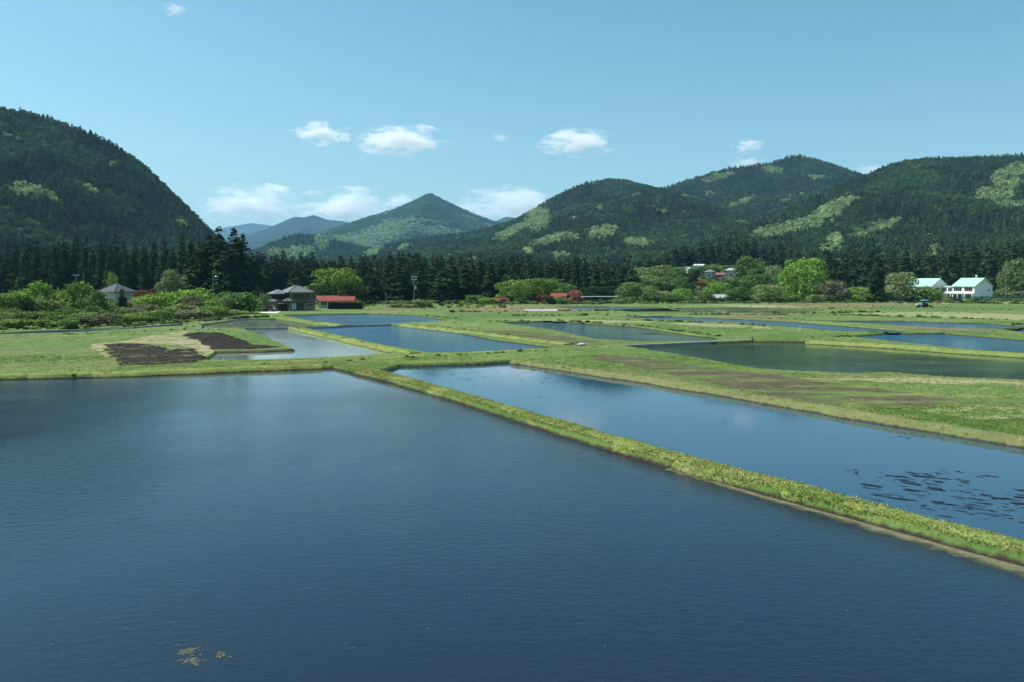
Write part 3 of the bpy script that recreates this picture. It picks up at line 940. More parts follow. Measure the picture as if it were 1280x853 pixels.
W2_bank = px_poly([(645, 453.5), (690, 460), (760, 471), (830, 482), (900, 492), (960, 502), (1000, 509), (1060, 519), (1120, 529), (1200, 542), (1280, 554), (1500, 590), (1900, 655)])
PADDY = {
    'W1': px_poly([(-500, 482), (-200, 477), (0, 474.5), (70, 473.5), (180, 469.5), (320, 463.5), (400, 460.5)]) + dk_low + [(20, -40), (-140, -40), (-120, 40)],
    'W2': px_poly([(500, 459), (560, 457.5), (600, 456)]) + W2_bank + dk_up[::-1],
    'W3': paddy([(252, 450), (268, 439), (330, 437.5), (366, 436), (348, 430), (310, 415), (300, 411.8), (368, 410.5), (430, 424.5), (500, 441), (400, 447), (310, 450)]),
    'W4': paddy([(248, 406), (300, 400.5), (345, 400), (398, 407), (378, 408.8), (300, 410), (256, 409.5)]),
    'W5': paddy([(352, 395), (400, 394), (460, 393), (520, 395), (566, 400), (530, 402.5), (480, 405), (425, 406.8), (392, 402)]),
    'W6': paddy([(376, 410.5), (430, 408.2), (490, 407.2), (530, 411), (570, 416), (620, 423.5), (702, 433.5), (650, 437), (580, 440), (536, 441), (450, 425.5)]),
    'W8': paddy([(775, 434), (860, 431), (940, 428), (1010, 428.5), (1100, 434), (1280, 447), (1500, 460), (1500, 490), (1280, 475), (1180, 471), (1110, 465), (1060, 467), (950, 461), (850, 447)]),
    'W9': paddy([(622, 404.5), (690, 402.5), (790, 409), (860, 417), (905, 422.5), (890, 426), (800, 426.5), (745, 424), (690, 414.5), (640, 407.5)]),
    'W10': paddy([(760, 397.5), (840, 396.5), (920, 399.5), (1000, 404), (1090, 409.5), (1145, 414.5), (1120, 416.5), (1040, 413.5), (920, 405), (820, 400.5)]),
    'W10b': paddy([(1010, 402.3), (1130, 402.5), (1230, 405), (1290, 408), (1270, 411.5), (1180, 410), (1090, 406.5)]),
    'W11': paddy([(1052, 422), (1110, 418.5), (1180, 418), (1290, 427), (1500, 440), (1500, 458), (1290, 441.5), (1200, 436), (1110, 428.5)]),
    'W12': paddy([(760, 388.2), (850, 386), (960, 386.2), (1040, 388.5), (1000, 391.5), (880, 391), (790, 390)]),
    'W15': paddy([(690, 384.0), (760, 384.0), (830, 385.2), (850, 387.4), (770, 387.2), (705, 386.2)]),
    'W13': paddy([(1245, 412.5), (1290, 411.8), (1400, 414), (1400, 420), (1290, 417.5)]),
    'W14': paddy([(-260, 421), (0, 416.2), (95, 413.3), (180, 410), (228, 405.5), (236, 408.5), (180, 412), (95, 415), (0, 418), (-260, 424)]),
}

def densify(poly, seed, jit=0.25, closed=True):
    out = []
    n = len(poly)
    for i in range(n if closed else n - 1):
        a, b = Vector(poly[i]), Vector(poly[(i + 1) % n])
        dist = max(12, min(a.length, b.length))
        step = max(0.7, dist * 0.010)
        k = max(1, int((b - a).length / step))
        k = min(k, 160)
        for j in range(k):
            out.append(a.lerp(b, j / k))
    if not closed:
        out.append(Vector(poly[-1]))
    A = np.array([(p.x, p.y) for p in out])
    r = np.linalg.norm(A, axis=1)
    jx = (fbm(A[:, 0] * 0.55, A[:, 1] * 0.55, seed, 3) - 0.5) * 2
    jy = (fbm(A[:, 0] * 0.55 + 91, A[:, 1] * 0.55 + 17, seed + 4, 3) - 0.5) * 2
    amp = jit * np.clip(r / 60, 0.55, 1.6)
    A[:, 0] += jx * amp
    A[:, 1] += jy * amp
    return A

def inset(A, d):
    n = len(A)
    area = 0.5 * np.sum(A[:, 0] * np.roll(A[:, 1], -1) - np.roll(A[:, 0], -1) * A[:, 1])
    T = np.roll(A, -1, 0) - np.roll(A, 1, 0)
    T /= np.linalg.norm(T, axis=1, keepdims=True) + 1e-9
    N = np.stack([-T[:, 1], T[:, 0]], 1) * (1 if area > 0 else -1)
    return A + N * d

def in_poly(x, y, A):
    ins = np.zeros(len(x), bool)
    j = len(A) - 1
    for i in range(len(A)):
        xi, yi, xj, yj = A[i, 0], A[i, 1], A[j, 0], A[j, 1]
        c = ((yi > y) != (yj > y)) & (x < (xj - xi) * (y - yi) / (yj - yi + 1e-12) + xi)
        ins ^= c
        j = i
    return ins

def cdt(verts, loops, keep):
    """constrained triangulation of closed loops; keep(x, y) says which triangles stay"""
    edges = []
    for (s, n) in loops:
        edges += [(s + i, s + (i + 1) % n) for i in range(n)]
    V, E, T, _, _, _ = delaunay_2d_cdt([Vector(v) for v in verts], edges, [], 0, 1e-5)
    V = np.array([(v.x, v.y) for v in V])
    T = np.array([t for t in T])
    c = V[T].mean(1)
    return V, T[keep(c[:, 0], c[:, 1])]

def tri_mesh(name, V2, T, z, mat, smooth=False):
    used = np.unique(T)
    re = -np.ones(len(V2), int)
    re[used] = np.arange(len(used))
    V = np.column_stack([V2[used], np.full(len(used), z) if np.isscalar(z) else z[used]])
    T = re[T]
    a, b, c = V[T[:, 0]], V[T[:, 1]], V[T[:, 2]]
    flip = ((b - a)[:, 0] * (c - a)[:, 1] - (b - a)[:, 1] * (c - a)[:, 0]) < 0
    T[flip] = T[flip][:, ::-1]
    me = bpy.data.meshes.new(name)
    me.from_pydata(V.tolist(), [], T.tolist())
    me.materials.append(mat)
    me.update()
    return me

def sheet(name, poly, z, mat, seed=0, jit=0.25, kind='structure', rough=0.0, grid=0.0):
    """one flat (or slightly rough) sheet with a ragged outline"""
    A = densify(poly, seed, jit) if jit >= 0 else np.array(poly)
    verts = [tuple(p) for p in A]
    loops = [(0, len(A))]
    if grid > 0:
        rg = np.random.default_rng(seed)
        x0, y0 = A.min(0)
        x1, y1 = A.max(0)
        n = int((x1 - x0) * (y1 - y0) / grid ** 2)
        q = np.column_stack([x0 + (x1 - x0) * rg.random(n), y0 + (y1 - y0) * rg.random(n)])
        q = q[in_poly(q[:, 0], q[:, 1], inset(A, grid * 0.4)) & in_poly(q[:, 0], q[:, 1], A)]
        verts += [tuple(p) for p in q]
    V, T = cdt(verts, loops, lambda x, y: in_poly(x, y, A))
    zz = z
    if rough > 0:
        rg = np.random.default_rng(seed + 1)
        zz = z + rough * rg.random(len(V))
        zz[:len(A)] = z
    me = tri_mesh(name, V, T, zz, mat)
    return link(name, me, None, None, (0, 0, 0), kind), A

# the deep valley floor, out past the mountains
gb = MB()
gb.add([(-20000, -3000, -0.6), (20000, -3000, -0.6), (20000, 24000, -0.6), (-20000, 24000, -0.6)], [(0, 1, 2, 3)])
gb.build('ground', M['bed'], None, (0, 0, 0), 'structure')

RING = {}
fverts = [(-900, -60), (1000, -60), (1000, 900), (-900, 900)]
floops = [(0, 4)]
for i, (k, poly) in enumerate(PADDY.items()):
    A = densify(poly, 300 + i * 11, 0.22)
    RING[k] = A
    floops.append((len(fverts), len(A)))
    fverts += [tuple(p) for p in A]

def land(x, y):
    ok = np.ones(len(x), bool)
    for A in RING.values():
        ok &= ~in_poly(x, y, A)
    return ok
V2, T2 = cdt(fverts, floops, land)
link('field', tri_mesh('field', V2, T2, GZ, M['meadow']), None, None, (0, 0, 0), 'structure')

WATER_OF = {'W1': 'water_ripple', 'W2': 'water_calm', 'W3': 'water_green', 'W4': 'water_green', 'W5': 'water_blue', 'W6': 'water_blue', 'W8': 'water_weed', 'W9': 'water_patchy',
            'W10': 'water_blue', 'W10b': 'water_blue', 'W11': 'water_blue', 'W12': 'water_green', 'W13': 'water_blue', 'W15': 'water_blue', 'W14': 'water_weed'}
for i, (k, A) in enumerate(RING.items()):
    B = inset(A, 0.45)
    n = len(A)
    rim = [(x, y, GZ) for x, y in A] + [(x, y, -0.2) for x, y in B]
    MB().add(rim, [(j, (j + 1) % n, n + (j + 1) % n, n + j) for j in range(n)]).build('bank', M['meadow'], None, (0, 0, 0), 'structure')
    V, T = cdt([tuple(p) for p in A], [(0, n)], lambda x, y: in_poly(x, y, A))
    link('paddy_water', tri_mesh('paddy_water', V, T, 0.0, M[WATER_OF[k]]), None, None, (0, 0, 0), 'structure')

# ------------------------------------------------------------------ dikes: raised grassy ridges
DIKE_PTS = []

def dike(lo, up, h, seed, n=9, mat='dike', name='dike'):
    """ridge between two base lines (matching lists of ground points)"""
    lo, up = [Vector(p) for p in lo], [Vector(p) for p in up]
    def resample(L, cnt):
        d = [0]
        for a, b in zip(L, L[1:]):
            d.append(d[-1] + (b - a).length)
        t = np.linspace(0, d[-1], cnt)
        return np.column_stack([np.interp(t, d, [p.x for p in L]), np.interp(t, d, [p.y for p in L])])
    ln = sum((b - a).length for a, b in zip(lo, lo[1:]))
    cnt = int(max(8, min(260, ln / 0.5)))
    A, B = resample(lo, cnt), resample(up, cnt)
    A = A + (np.stack([fbm(A[:, 0] * 0.4, A[:, 1] * 0.4, seed + 20, 3), fbm(A[:, 0] * 0.4 + 9, A[:, 1] * 0.4, seed + 21, 3)], 1) - 0.5) * 0.8
    B = B + (np.stack([fbm(B[:, 0] * 0.4, B[:, 1] * 0.4, seed + 22, 3), fbm(B[:, 0] * 0.4 + 9, B[:, 1] * 0.4, seed + 23, 3)], 1) - 0.5) * 0.8
    v, f = [], []
    s = np.linspace(0, 1, n)
    for i in range(cnt):
        for k, t in enumerate(s):
            x, y = A[i] * (1 - t) + B[i] * t
            prof = 1 - abs(2 * t - 1) ** 2.6
            nz = float(fbm(np.array([x * 0.7]), np.array([y * 0.7]), seed, 3)[0]) - 0.5
            z = GZ * 0.97 + (h * prof) * (1 + 0.9 * nz) if 0 < k < n - 1 else -0.12
            if k in (1, n - 2):
                z = GZ * 0.75 + 0.1 * nz
            v.append((x, y, z))
    for i in range(cnt - 1):
        for k in range(n - 1):
            f.append((i * n + k, (i + 1) * n + k, (i + 1) * n + k + 1, i * n + k + 1))
    V = np.array(v).reshape(cnt, n, 3)
    rg = np.random.default_rng(seed)
    dist = np.median(V[:, n // 2, 1])
    area = ln * np.linalg.norm(V[0, 0, :2] - V[0, -1, :2])
    dens = float(np.interp(dist, [30, 60, 110, 220], [34, 20, 5, 0.8]))
    m_ = int(area * dens)
    fi, fk = rg.random(m_) * (cnt - 1.001), 0.25 + rg.random(m_) * (n - 1.5)
    i0, k0 = fi.astype(int), fk.astype(int)
    a_, b_ = (fi - i0)[:, None], (fk - k0)[:, None]
    Q = (V[i0, k0] * (1 - a_) + V[i0 + 1, k0] * a_) * (1 - b_) + (V[i0, k0 + 1] * (1 - a_) + V[i0 + 1, k0 + 1] * a_) * b_
    DIKE_PTS.append(Q[Q[:, 2] > 0.06])
    me = MB().add(v, f).mesh(name, M[mat], True)
    return link(name, me, None, None, (0, 0, 0), 'structure')

def offset_line(poly, d):
    P = [Vector(p) for p in poly]
    out = []
    for i, p in enumerate(P):
        t = (P[min(i + 1, len(P) - 1)] - P[max(i - 1, 0)]).normalized()
        out.append(p + Vector((-t.y, t.x)) * d)
    return out

dike(offset_line(dk_low, -0.18), offset_line(dk_up, 0.10), 0.15, 3)
def line_dike(pts, w, h, seed, mat='dike'):
    c = px_poly(pts, GZ)
    dike(offset_line(c, -w / 2), offset_line(c, w / 2), h, seed, mat=mat)
line_dike([(290, 456), (340, 453.5), (410, 450.5), (470, 448.5), (540, 445), (620, 440), (700, 436.5), (760, 434)], 1.5, 0.10, 5)
line_dike([(366, 409.5), (430, 423), (518, 442)], 2.4, 0.14, 6)
line_dike([(338, 395), (380, 401.5), (428, 407.5)], 4.5, 0.15, 7)
line_dike([(645, 451), (700, 457.5), (760, 466.5), (830, 477), (900, 487.5), (1000, 504), (1120, 524.5), (1280, 549), (1500, 585), (1700, 620)], 1.8, 0.12, 8, 'dike_dry')
line_dike([(-200, 472), (0, 469.5), (180, 465), (290, 460.5), (400, 456.5)], 2.0, 0.12, 9)
line_dike([(1010, 427), (1100, 431.5), (1190, 438), (1290, 444.5)], 2.4, 0.2, 10)
line_dike([(505, 406), (560, 412), (640, 422), (712, 431)], 3.0, 0.18, 12)

# ------------------------------------------------------------------ ploughed plots, straw and silt lying on the field
def plot(name, pts, mat, seed, lvl, jit=0.5, rough=0.0, grid=0.0):
    o, A = sheet(name, px_poly(pts, GZ), GZ + 0.004 * lvl, M[mat], seed, jit, 'structure', rough, grid)
    return A
plot('straw_strip', [(113, 430), (150, 427), (200, 418), (232, 414), (262, 424), (264, 440), (262, 446), (240, 434), (190, 429), (150, 430), (128, 436), (140, 450), (122, 440)], 'straw', 21, 1)
plot('mud_plot', [(130, 431), (150, 430), (190, 431), (214, 438), (240, 436.5), (258, 448), (240, 453.5), (190, 456), (150, 457.5), (138, 444)], 'mud_straw', 22, 2, 0.6, 0.17, 0.38)
plot('mud_plot', [(227, 418.5), (250, 416), (276, 416.5), (322, 432), (350, 434.5), (318, 436.5), (264, 437), (250, 428)], 'mud_dark', 23, 3, 0.5, 0.19, 0.42)
plot('weedy_soil_plot', [(735, 442), (800, 447), (880, 458), (960, 468), (1050, 480), (1150, 492), (1215, 503), (1150, 508), (1040, 506), (940, 490), (840, 468), (760, 453)], 'soil_grass', 24, 2, 0.9)
plot('weedy_soil_plot', [(640, 413), (700, 420), (745, 427), (752, 432), (720, 431), (650, 421), (600, 414)], 'soil_grass', 25, 2, 0.8)
plot('straw_strip', [(835, 404.5), (870, 403.5), (900, 405), (935, 407.5), (930, 410), (880, 408.5)], 'straw', 26, 2, 0.8)
plot('straw_strip', [(938, 408), (962, 409), (965, 411.5), (940, 411)], 'straw', 27, 2, 0.8)
plot('straw_strip', [(1040, 375.6), (1120, 375.2), (1290, 375.5), (1290, 379.6), (1180, 379.8), (1060, 378.6)], 'straw_dull', 28, 1, 2)
plot('brown_soil_strip', [(960, 380.2), (1100, 380), (1180, 381), (1100, 383.2), (1000, 383)], 'soil_brown', 29, 2, 2)
plot('straw_strip', [(1060, 391), (1180, 390.5), (1290, 393), (1290, 400.5), (1180, 397.5), (1090, 395)], 'straw_dull', 30, 1, 2)
plot('brown_soil_strip', [(560, 386.5), (640, 383.5), (700, 384.5), (740, 388.5), (660, 389.8), (590, 389)], 'soil_brown', 31, 2, 2)
plot('brown_soil_strip', [(860, 394.2), (960, 393.2), (1010, 394.5), (930, 396.5)], 'soil_brown', 32, 2, 2)
plot('brown_soil_strip', [(1060, 406.8), (1130, 408.5), (1260, 412.5), (1225, 415), (1130, 411.5)], 'soil_brown', 34, 2, 1)
plot('brown_soil_strip', [(455, 385.5), (500, 383), (545, 384), (500, 387)], 'soil_brown', 35, 2, 1)
plot('brown_soil_strip', [(800, 392.4), (880, 391.8), (1040, 392.2), (1060, 393.2), (930, 393.2)], 'soil_brown', 51, 2, 2)
plot('weedy_soil_plot', [(1090, 383.5), (1290, 382.2), (1290, 387.5), (1180, 388.5), (1100, 387)], 'weedy_green', 52, 2, 2)
plot('weedy_soil_plot', [(560, 391), (660, 391.5), (760, 392), (700, 396), (600, 397.5), (560, 396)], 'weedy_green', 53, 2, 2)
plot('bleached_grass_strip', [(640, 399.5), (760, 400.5), (830, 402.5), (760, 404), (690, 401.8)], 'straw_dull', 54, 2, 1.5)
plot('bleached_grass_strip', [(880, 381.2), (960, 381), (1030, 383.5), (950, 385)], 'straw_dull', 55, 2, 2)
plot('weedy_soil_plot', [(960, 415), (1050, 416.5), (1060, 420.5), (990, 424), (950, 420)], 'weedy_green', 56, 2, 1.2)
plot('bleached_grass_strip', [(1000, 473), (1120, 471), (1290, 478), (1290, 484), (1180, 480), (1080, 477)], 'straw_dull', 57, 2, 0.9)
plot('bleached_grass_strip', [(1150, 514), (1230, 508), (1290, 512), (1290, 522), (1210, 524)], 'straw_dull', 58, 2, 0.8)
plot('pale_forecourt', [(322, 391.5), (345, 386.5), (352, 389), (346, 391.8)], 'pale_gravel', 36, 3, 0.3)
# silt shelf along the near dike and mud bars standing just out of the shallow water
def silt_shelf():
    P = [Vector(p) for p in dk_low[6:14]]
    d = [0]
    for a, b in zip(P, P[1:]):
        d.append(d[-1] + (b - a).length)
    n, k = 120, 7
    t = np.linspace(0, d[-1], n)
    Q = np.column_stack([np.interp(t, d, [p.x for p in P]), np.interp(t, d, [p.y for p in P])])
    N = np.array(e)[[1, 0]] * np.array([1, -1])
    N = N if N[1] < 0 else -N
    w = np.interp(t / d[-1], [0, 0.25, 0.45, 0.62, 1], [0.05, 0.3, 0.55, 1.3, 1.6])
    v, ed = [], []
    for i in range(n):
        for j in range(k):
            f = j / (k - 1)
            p = Q[i] + N * 0.1 + N * (w[i] * 0.8 + 0.45) * f
            v.append((p[0], p[1], 0.012 - 0.004 * f))
            ed.append(f)
    f = [(i * k + j, (i + 1) * k + j, (i + 1) * k + j + 1, i * k + j + 1) for i in range(n - 1) for j in range(k - 1)]
    m = Mat('silty_margin')
    a = m.node('ShaderNodeAttribute', attribute_name='shore')
    n1 = m.noise(m.mapped(m.pos(), (1, 1, 0)), 1.6, 6, 0.7)
    c = m.ramp(m.noise(m.mapped(m.pos(), (1, 1, 0)), 3.0, 5, 0.7), [(0.3, (0.075, 0.082, 0.048)), (0.7, (0.16, 0.158, 0.10))])
    bs = m.node('ShaderNodeBsdfDiffuse')
    m.link(c, bs.inputs['Color'])
    tr = m.node('ShaderNodeBsdfTransparent')
    mx = m.node('ShaderNodeMixShader')
    k_ = m.math('ADD', a.outputs['Fac'], m.math('MULTIPLY', m.math('SUBTRACT', n1, 0.5), 1.5))
    m.link(m.ramp(k_, [(0.45, 0.05), (1.05, 1.0)]), mx.inputs[0])
    m.link(bs.outputs[0], mx.inputs[1])
    m.link(tr.outputs[0], mx.inputs[2])
    m.link(mx.outputs[0], m.out.inputs['Surface'])
    me = MB().add(v, f).mesh('silt_shelf', m.m)
    at_ = me.attributes.new('shore', 'FLOAT', 'POINT')
    at_.data.foreach_set('value', np.array(ed, np.float32))
    link('silt_shelf', me, None, None, (0, 0, 0), 'structure')
silt_shelf()
rg = np.random.default_rng(8)
bars = [(1130, 595, 40, 4), (1150, 600, 55, 6), (1185, 605, 60, 6), (1135, 618, 50, 5), (1200, 628, 60, 6), (1260, 622, 60, 6), (1240, 640, 70, 5), (1265, 650, 50, 6), (1095, 608, 30, 4), (1105, 622, 60, 5), (1275, 633, 40, 5),
        (1175, 592, 25, 3), (1215, 612, 30, 4), (1070, 590, 16, 2), (1165, 635, 30, 3), (1135, 545, 26, 2.5)]
mb = MB()
for (cx, cy, wx, wy) in bars:
    for q in range(16):
        ox, oy = cx + rg.normal() * wx * 0.42, cy + rg.normal() * wy * 0.75
        k = 13
        pts = []
        sz = (0.12 + 0.5 * rg.random() ** 2.5)
        for j in range(k):
            a = 2 * math.pi * j / k
            r_ = sz * (0.45 + 0.75 * rg.random())
            p = at(ox + wx * r_ * 0.55 * math.cos(a), oy + wy * r_ * 0.5 * math.sin(a) + wx * r_ * 0.075 * math.cos(a), 0)
            pts.append((p.x, p.y, 0.002 + 0.0004 * q))
        c = np.mean(pts, 0)
        mb.add([(c[0], c[1], 0.010 + 0.0004 * q)] + pts, [(0, j + 1, (j + 1) % k + 1) for j in range(k)])
for q in range(190):
    if q < 150:
        p = at(520 + 250 * rg.random(), 459 + 26 * rg.random() ** 1.5, 0)
    else:
        p = at(560 + 720 * rg.random(), 470 + 150 * rg.random(), 0)
    if not in_poly(np.array([p.x]), np.array([p.y]), inset(RING['W2'], 0.6))[0]:
        continue
    s_ = (0.04 + 0.11 * rg.random() ** 2) * (p.y / 50)
    a = -1.02 + 0.25 * rg.normal()
    d1, d2 = Vector((math.cos(a), math.sin(a), 0)) * s_ * (2 + 2 * rg.random()), Vector((-math.sin(a), math.cos(a), 0)) * s_ * 0.5
    p.z = 0.004
    mb.add([p - d1, p - d2, p + d1, p + d2], [(0, 1, 2, 3)])
mm = Mat('drowned_mud')
mn = mm.noise(mm.mapped(mm.pos(), (1, 1, 0)), 2.6, 5, 0.7)
md = mm.node('ShaderNodeBsdfDiffuse')
md.inputs['Color'].default_value = (0.016, 0.018, 0.022, 1)
mt_ = mm.node('ShaderNodeBsdfTransparent')
mx_ = mm.node('ShaderNodeMixShader')
mm.link(mm.ramp(mn, [(0.38, 0.12), (0.66, 0.95)]), mx_.inputs[0])
mm.link(md.outputs[0], mx_.inputs[1])
mm.link(mt_.outputs[0], mx_.inputs[2])
mm.link(mx_.outputs[0], mm.out.inputs['Surface'])
mb.build('mud_bar', mm.m, None, (0, 0, 0), 'structure')
mb = MB()
for (cx, cy, n_, sp) in [(236, 815, 26, 14), (240, 826, 22, 14), (276, 818, 8, 9), (640, 470, 0, 1)]:
    for q in range(n_):
        p = at(cx + rg.normal() * sp * 0.6, cy + rg.normal() * 2.2, 0)
        s = 0.02 + 0.035 * rg.random()
        a = rg.random() * 3
        d1, d2 = Vector((math.cos(a), math.sin(a), 0)) * s * 2.2, Vector((-math.sin(a), math.cos(a), 0)) * s
        p.z = 0.004 + 0.002 * rg.random()
        mb.add([p - d1, p - d2, p + d1, p + d2], [(0, 1, 2, 3)])
for q in range(120):
    p = at(60 + 1100 * rg.random(), 500 + 330 * rg.random() ** 1.2, 0)
    if not in_poly(np.array([p.x]), np.array([p.y]), RING['W1'])[0]:
        continue
    s = 0.012 + 0.02 * rg.random()
    a = rg.random() * 3
    d1, d2 = Vector((math.cos(a), math.sin(a), 0)) * s * 2.0, Vector((-math.sin(a), math.cos(a), 0)) * s
    p.z = 0.006
    mb.add([p - d1, p - d2, p + d1, p + d2], [(0, 1, 2, 3)])
mb.build('floating_weed', M['weed'], None, (0, 0, 0), 'stuff')

# low concrete channel walls between the plots
def channel_wall(pts, label, h=0.05, th=0.35):
    P = px_poly(pts, GZ)
    lo, up = offset_line(P, -th / 2), offset_line(P, th / 2)
    n = len(P)
    v = [(p.x, p.y, 0.0) for p in lo] + [(p.x, p.y, GZ + h) for p in lo] + [(p.x, p.y, GZ + h) for p in up] + [(p.x, p.y, 0.0) for p in up]
    f = []
    for i in range(n - 1):
        for k in range(3):
            f.append((k * n + i, k * n + i + 1, (k + 1) * n + i + 1, (k + 1) * n + i))
    f += [(0, n, 2 * n, 3 * n), (n - 1, 4 * n - 1, 3 * n - 1, 2 * n - 1)]
    c = P[0]
    o = MB().add([(a - c[0], b - c[1], z) for a, b, z in v], f).build('channel_wall', M['concrete'], None, (c[0], c[1], 0))
    tag(o, label, 'low wall', 'low concrete channel walls')
channel_wall([(-200, 421), (0, 419.2), (95, 416.2), (180, 413.6), (250, 411.2), (320, 410.3)], 'long low concrete channel wall along the top edge of the grassy plot')
channel_wall([(-200, 418.5), (0, 415), (140, 411.4), (232, 403.8), (330, 397.3)], 'low concrete channel wall along the foot of the shrub thicket')
channel_wall([(320, 410.3), (400, 408.9), (430, 407.4), (560, 402.6)], 'low concrete channel wall between the two blue paddies beside the house')
channel_wall([(567, 400.6), (640, 399.2), (693, 397.3)], 'low concrete channel wall near the white plastic sheeting')
channel_wall([(712, 398.4), (790, 396), (860, 394.2)], 'low concrete channel wall before the far paddies by the olive tree')
channel_wall([(756, 433), (850, 429), (940, 424.8)], 'low concrete channel wall along the far bank of the green paddy')

# ------------------------------------------------------------------ grass blades
def tuft(seed, n=14, h=0.22, spread=0.16, mat=None):
    rg = np.random.default_rng(seed)
    b = np.column_stack([rg.normal(size=n) * spread, rg.normal(size=n) * spread, np.full(n, -0.03)])
    a = rg.random(n) * 6.28
    hh = h * (0.5 + 0.8 * rg.random(n))
    lean = np.column_stack([rg.normal(size=n), rg.normal(size=n)]) * 0.45
    w = 0.016 + 0.014 * rg.random(n)
    s = np.column_stack([np.cos(a), np.sin(a), np.zeros(n)]) * w[:, None]
    m = b + np.column_stack([lean * hh[:, None] * 0.35, hh * 0.6])
    t = b + np.column_stack([lean * hh[:, None], hh])
    V = np.stack([b - s, b + s, m + s * 0.8, t, m - s * 0.8], 1).reshape(-1, 3)
    return template('grass_tuft', quads_mesh('grass_tuft', V, n, mat, rg.random(n), 5))
T_G = [tuft(i, 14, 0.13, 0.18, mat=M['blade']) for i in range(3)] + [tuft(5, 14, 0.16, 0.18, M['blade_dark']), tuft(6, 12, 0.12, 0.2, M['blade_straw']), tuft(7, 14, 0.12, 0.2, M['blade_yellow'])]

def grass(y0, y1, dens, s0, seed, keep=None):
    rg = np.random.default_rng(seed)
    wx = (y1 * 700 / F)
    n = int(dens * 2 * wx * (y1 - y0))
    x = (rg.random(n) * 2 - 1) * wx
    y = y0 + (y1 - y0) * rg.random(n)
    ok = (np.abs(x) < (700 / F) * y) & land(x, y)
    x, y = x[ok], y[ok]
    if keep is not None:
        k = keep(x, y)
        x, y = x[k], y[k]
    n = len(x)
    k = fbm(x * 0.12, y * 0.12, seed, 3)
    k2 = fbm(x * 0.25 + 40, y * 0.25, seed + 1, 3)
    vi = np.where(k > 0.56, 3, np.where(k2 > 0.66, 4, rg.integers(0, 3, n)))
    s = s0 * (0.55 + 0.7 * rg.random(n)) * (0.6 + 0.8 * k)
    return x, y, s, vi

soil_polys = [np.array(px_poly(p, GZ)) for p in (
    [(130, 431), (190, 431), (240, 436.5), (258, 448), (190, 456), (150, 457.5)], [(227, 418.5), (276, 416.5), (350, 434.5), (264, 437)],
    [(322, 391.5), (345, 386.5), (352, 389), (346, 391.8)], [(735, 442), (800, 447), (880, 458), (960, 468), (1050, 480), (1150, 492), (1215, 503), (1150, 508), (1040, 506), (940, 490), (840, 468), (760, 453)], [(640, 413), (700, 420), (745, 427), (752, 432), (720, 431), (650, 421), (600, 414)])]
def no_soil(x, y):
    ok = np.ones(len(x), bool)
    for A in soil_polys:
        ok &= ~(in_poly(x, y, A) & (fbm(x * 0.5, y * 0.5, 55, 3) < 0.62))
    return ok
parts = [grass(18, 50, 22, 0.6, 61, no_soil), grass(50, 85, 6, 0.6, 62, no_soil), grass(85, 150, 1.2, 0.65, 63, no_soil)]
X_, Y_, S_, I_ = (np.concatenate([p[i] for p in parts]) for i in range(4))
rg = np.random.default_rng(4)
Z_ = np.full(len(X_), GZ)
dkA = np.array([tuple(p) for p in dk_low] + [tuple(p) for p in dk_up[::-1]])
on = in_poly(X_, Y_, dkA)
ex = grass(16, 82, 34, 0.55, 66, lambda x, y: in_poly(x, y, dkA))
X_, Y_, S_, I_ = (np.concatenate([a, b]) for a, b in zip((X_, Y_, S_, I_), ex))
Z_ = np.full(len(X_), GZ)
D_ = np.concatenate(DIKE_PTS)
k_ = fbm(D_[:, 0] * 0.35, D_[:, 1] * 0.35, 71, 3)
iD = np.where(k_ > 0.60, 3, np.where(k_ < 0.36, 4, rg.integers(0, 3, len(D_))))
sD = (0.35 + 0.5 * rg.random(len(D_))) * (0.55 + 0.8 * k_) * np.clip(D_[:, 1] / 80, 0.75, 1.5)
X_, Y_, Z_, S_, I_ = np.concatenate([X_, D_[:, 0]]), np.concatenate([Y_, D_[:, 1]]), np.concatenate([Z_, D_[:, 2] - 0.02]), np.concatenate([S_, sD]), np.concatenate([I_, iD])
def polyline_distance(x, y, L):
    best = np.full(len(x), 1e9)
    for a, b in zip(L, L[1:]):
        a, b = np.array(a), np.array(b)
        ab = b - a
        t = np.clip(((x - a[0]) * ab[0] + (y - a[1]) * ab[1]) / (ab @ ab), 0, 1)
        best = np.minimum(best, np.hypot(x - a[0] - ab[0] * t, y - a[1] - ab[1] * t))
    return best
on = in_poly(X_, Y_, dkA)
dl, du = polyline_distance(X_, Y_, dk_low), polyline_distance(X_, Y_, dk_up)
fr = dl / (dl + du + 1e-6) + 0.25 * rg.normal(size=len(X_)) + 0.7 * (fbm(X_ * 0.6, Y_ * 0.6, 88, 3) - 0.5)
I_ = np.where(on & (fr < 0.5), np.where(rg.random(len(X_)) < 0.7, 5, 0), np.where(on & (fr > 0.72), 3, np.where(on, np.where(rg.random(len(X_)) < 0.35, 5, 1), I_)))
scatter('grass', np.column_stack([X_, Y_, Z_]), np.column_stack([S_, S_, S_]), rg.random(len(X_)) * 6.28, I_, T_G, 'stuff')

# ------------------------------------------------------------------ trees and shrubs one by one
BROAD = [make_broad(10 + i, low=0.08) for i in range(4)] + [make_broad(16 + i, low=0.34) for i in range(2)] + [make_broad(99, 5600, 0.021, 30, 0.06)]
BUSH = [make_bush(30 + i) for i in range(4)]
CEDAR = [make_cedar(50 + i, 2000, 0.062, 0.06, 0.5, 0.60 + 0.05 * i) for i in range(5)]
COLUMN = [make_cedar(60, 2600, 0.07, 0.02, 0.46, 0.40)]

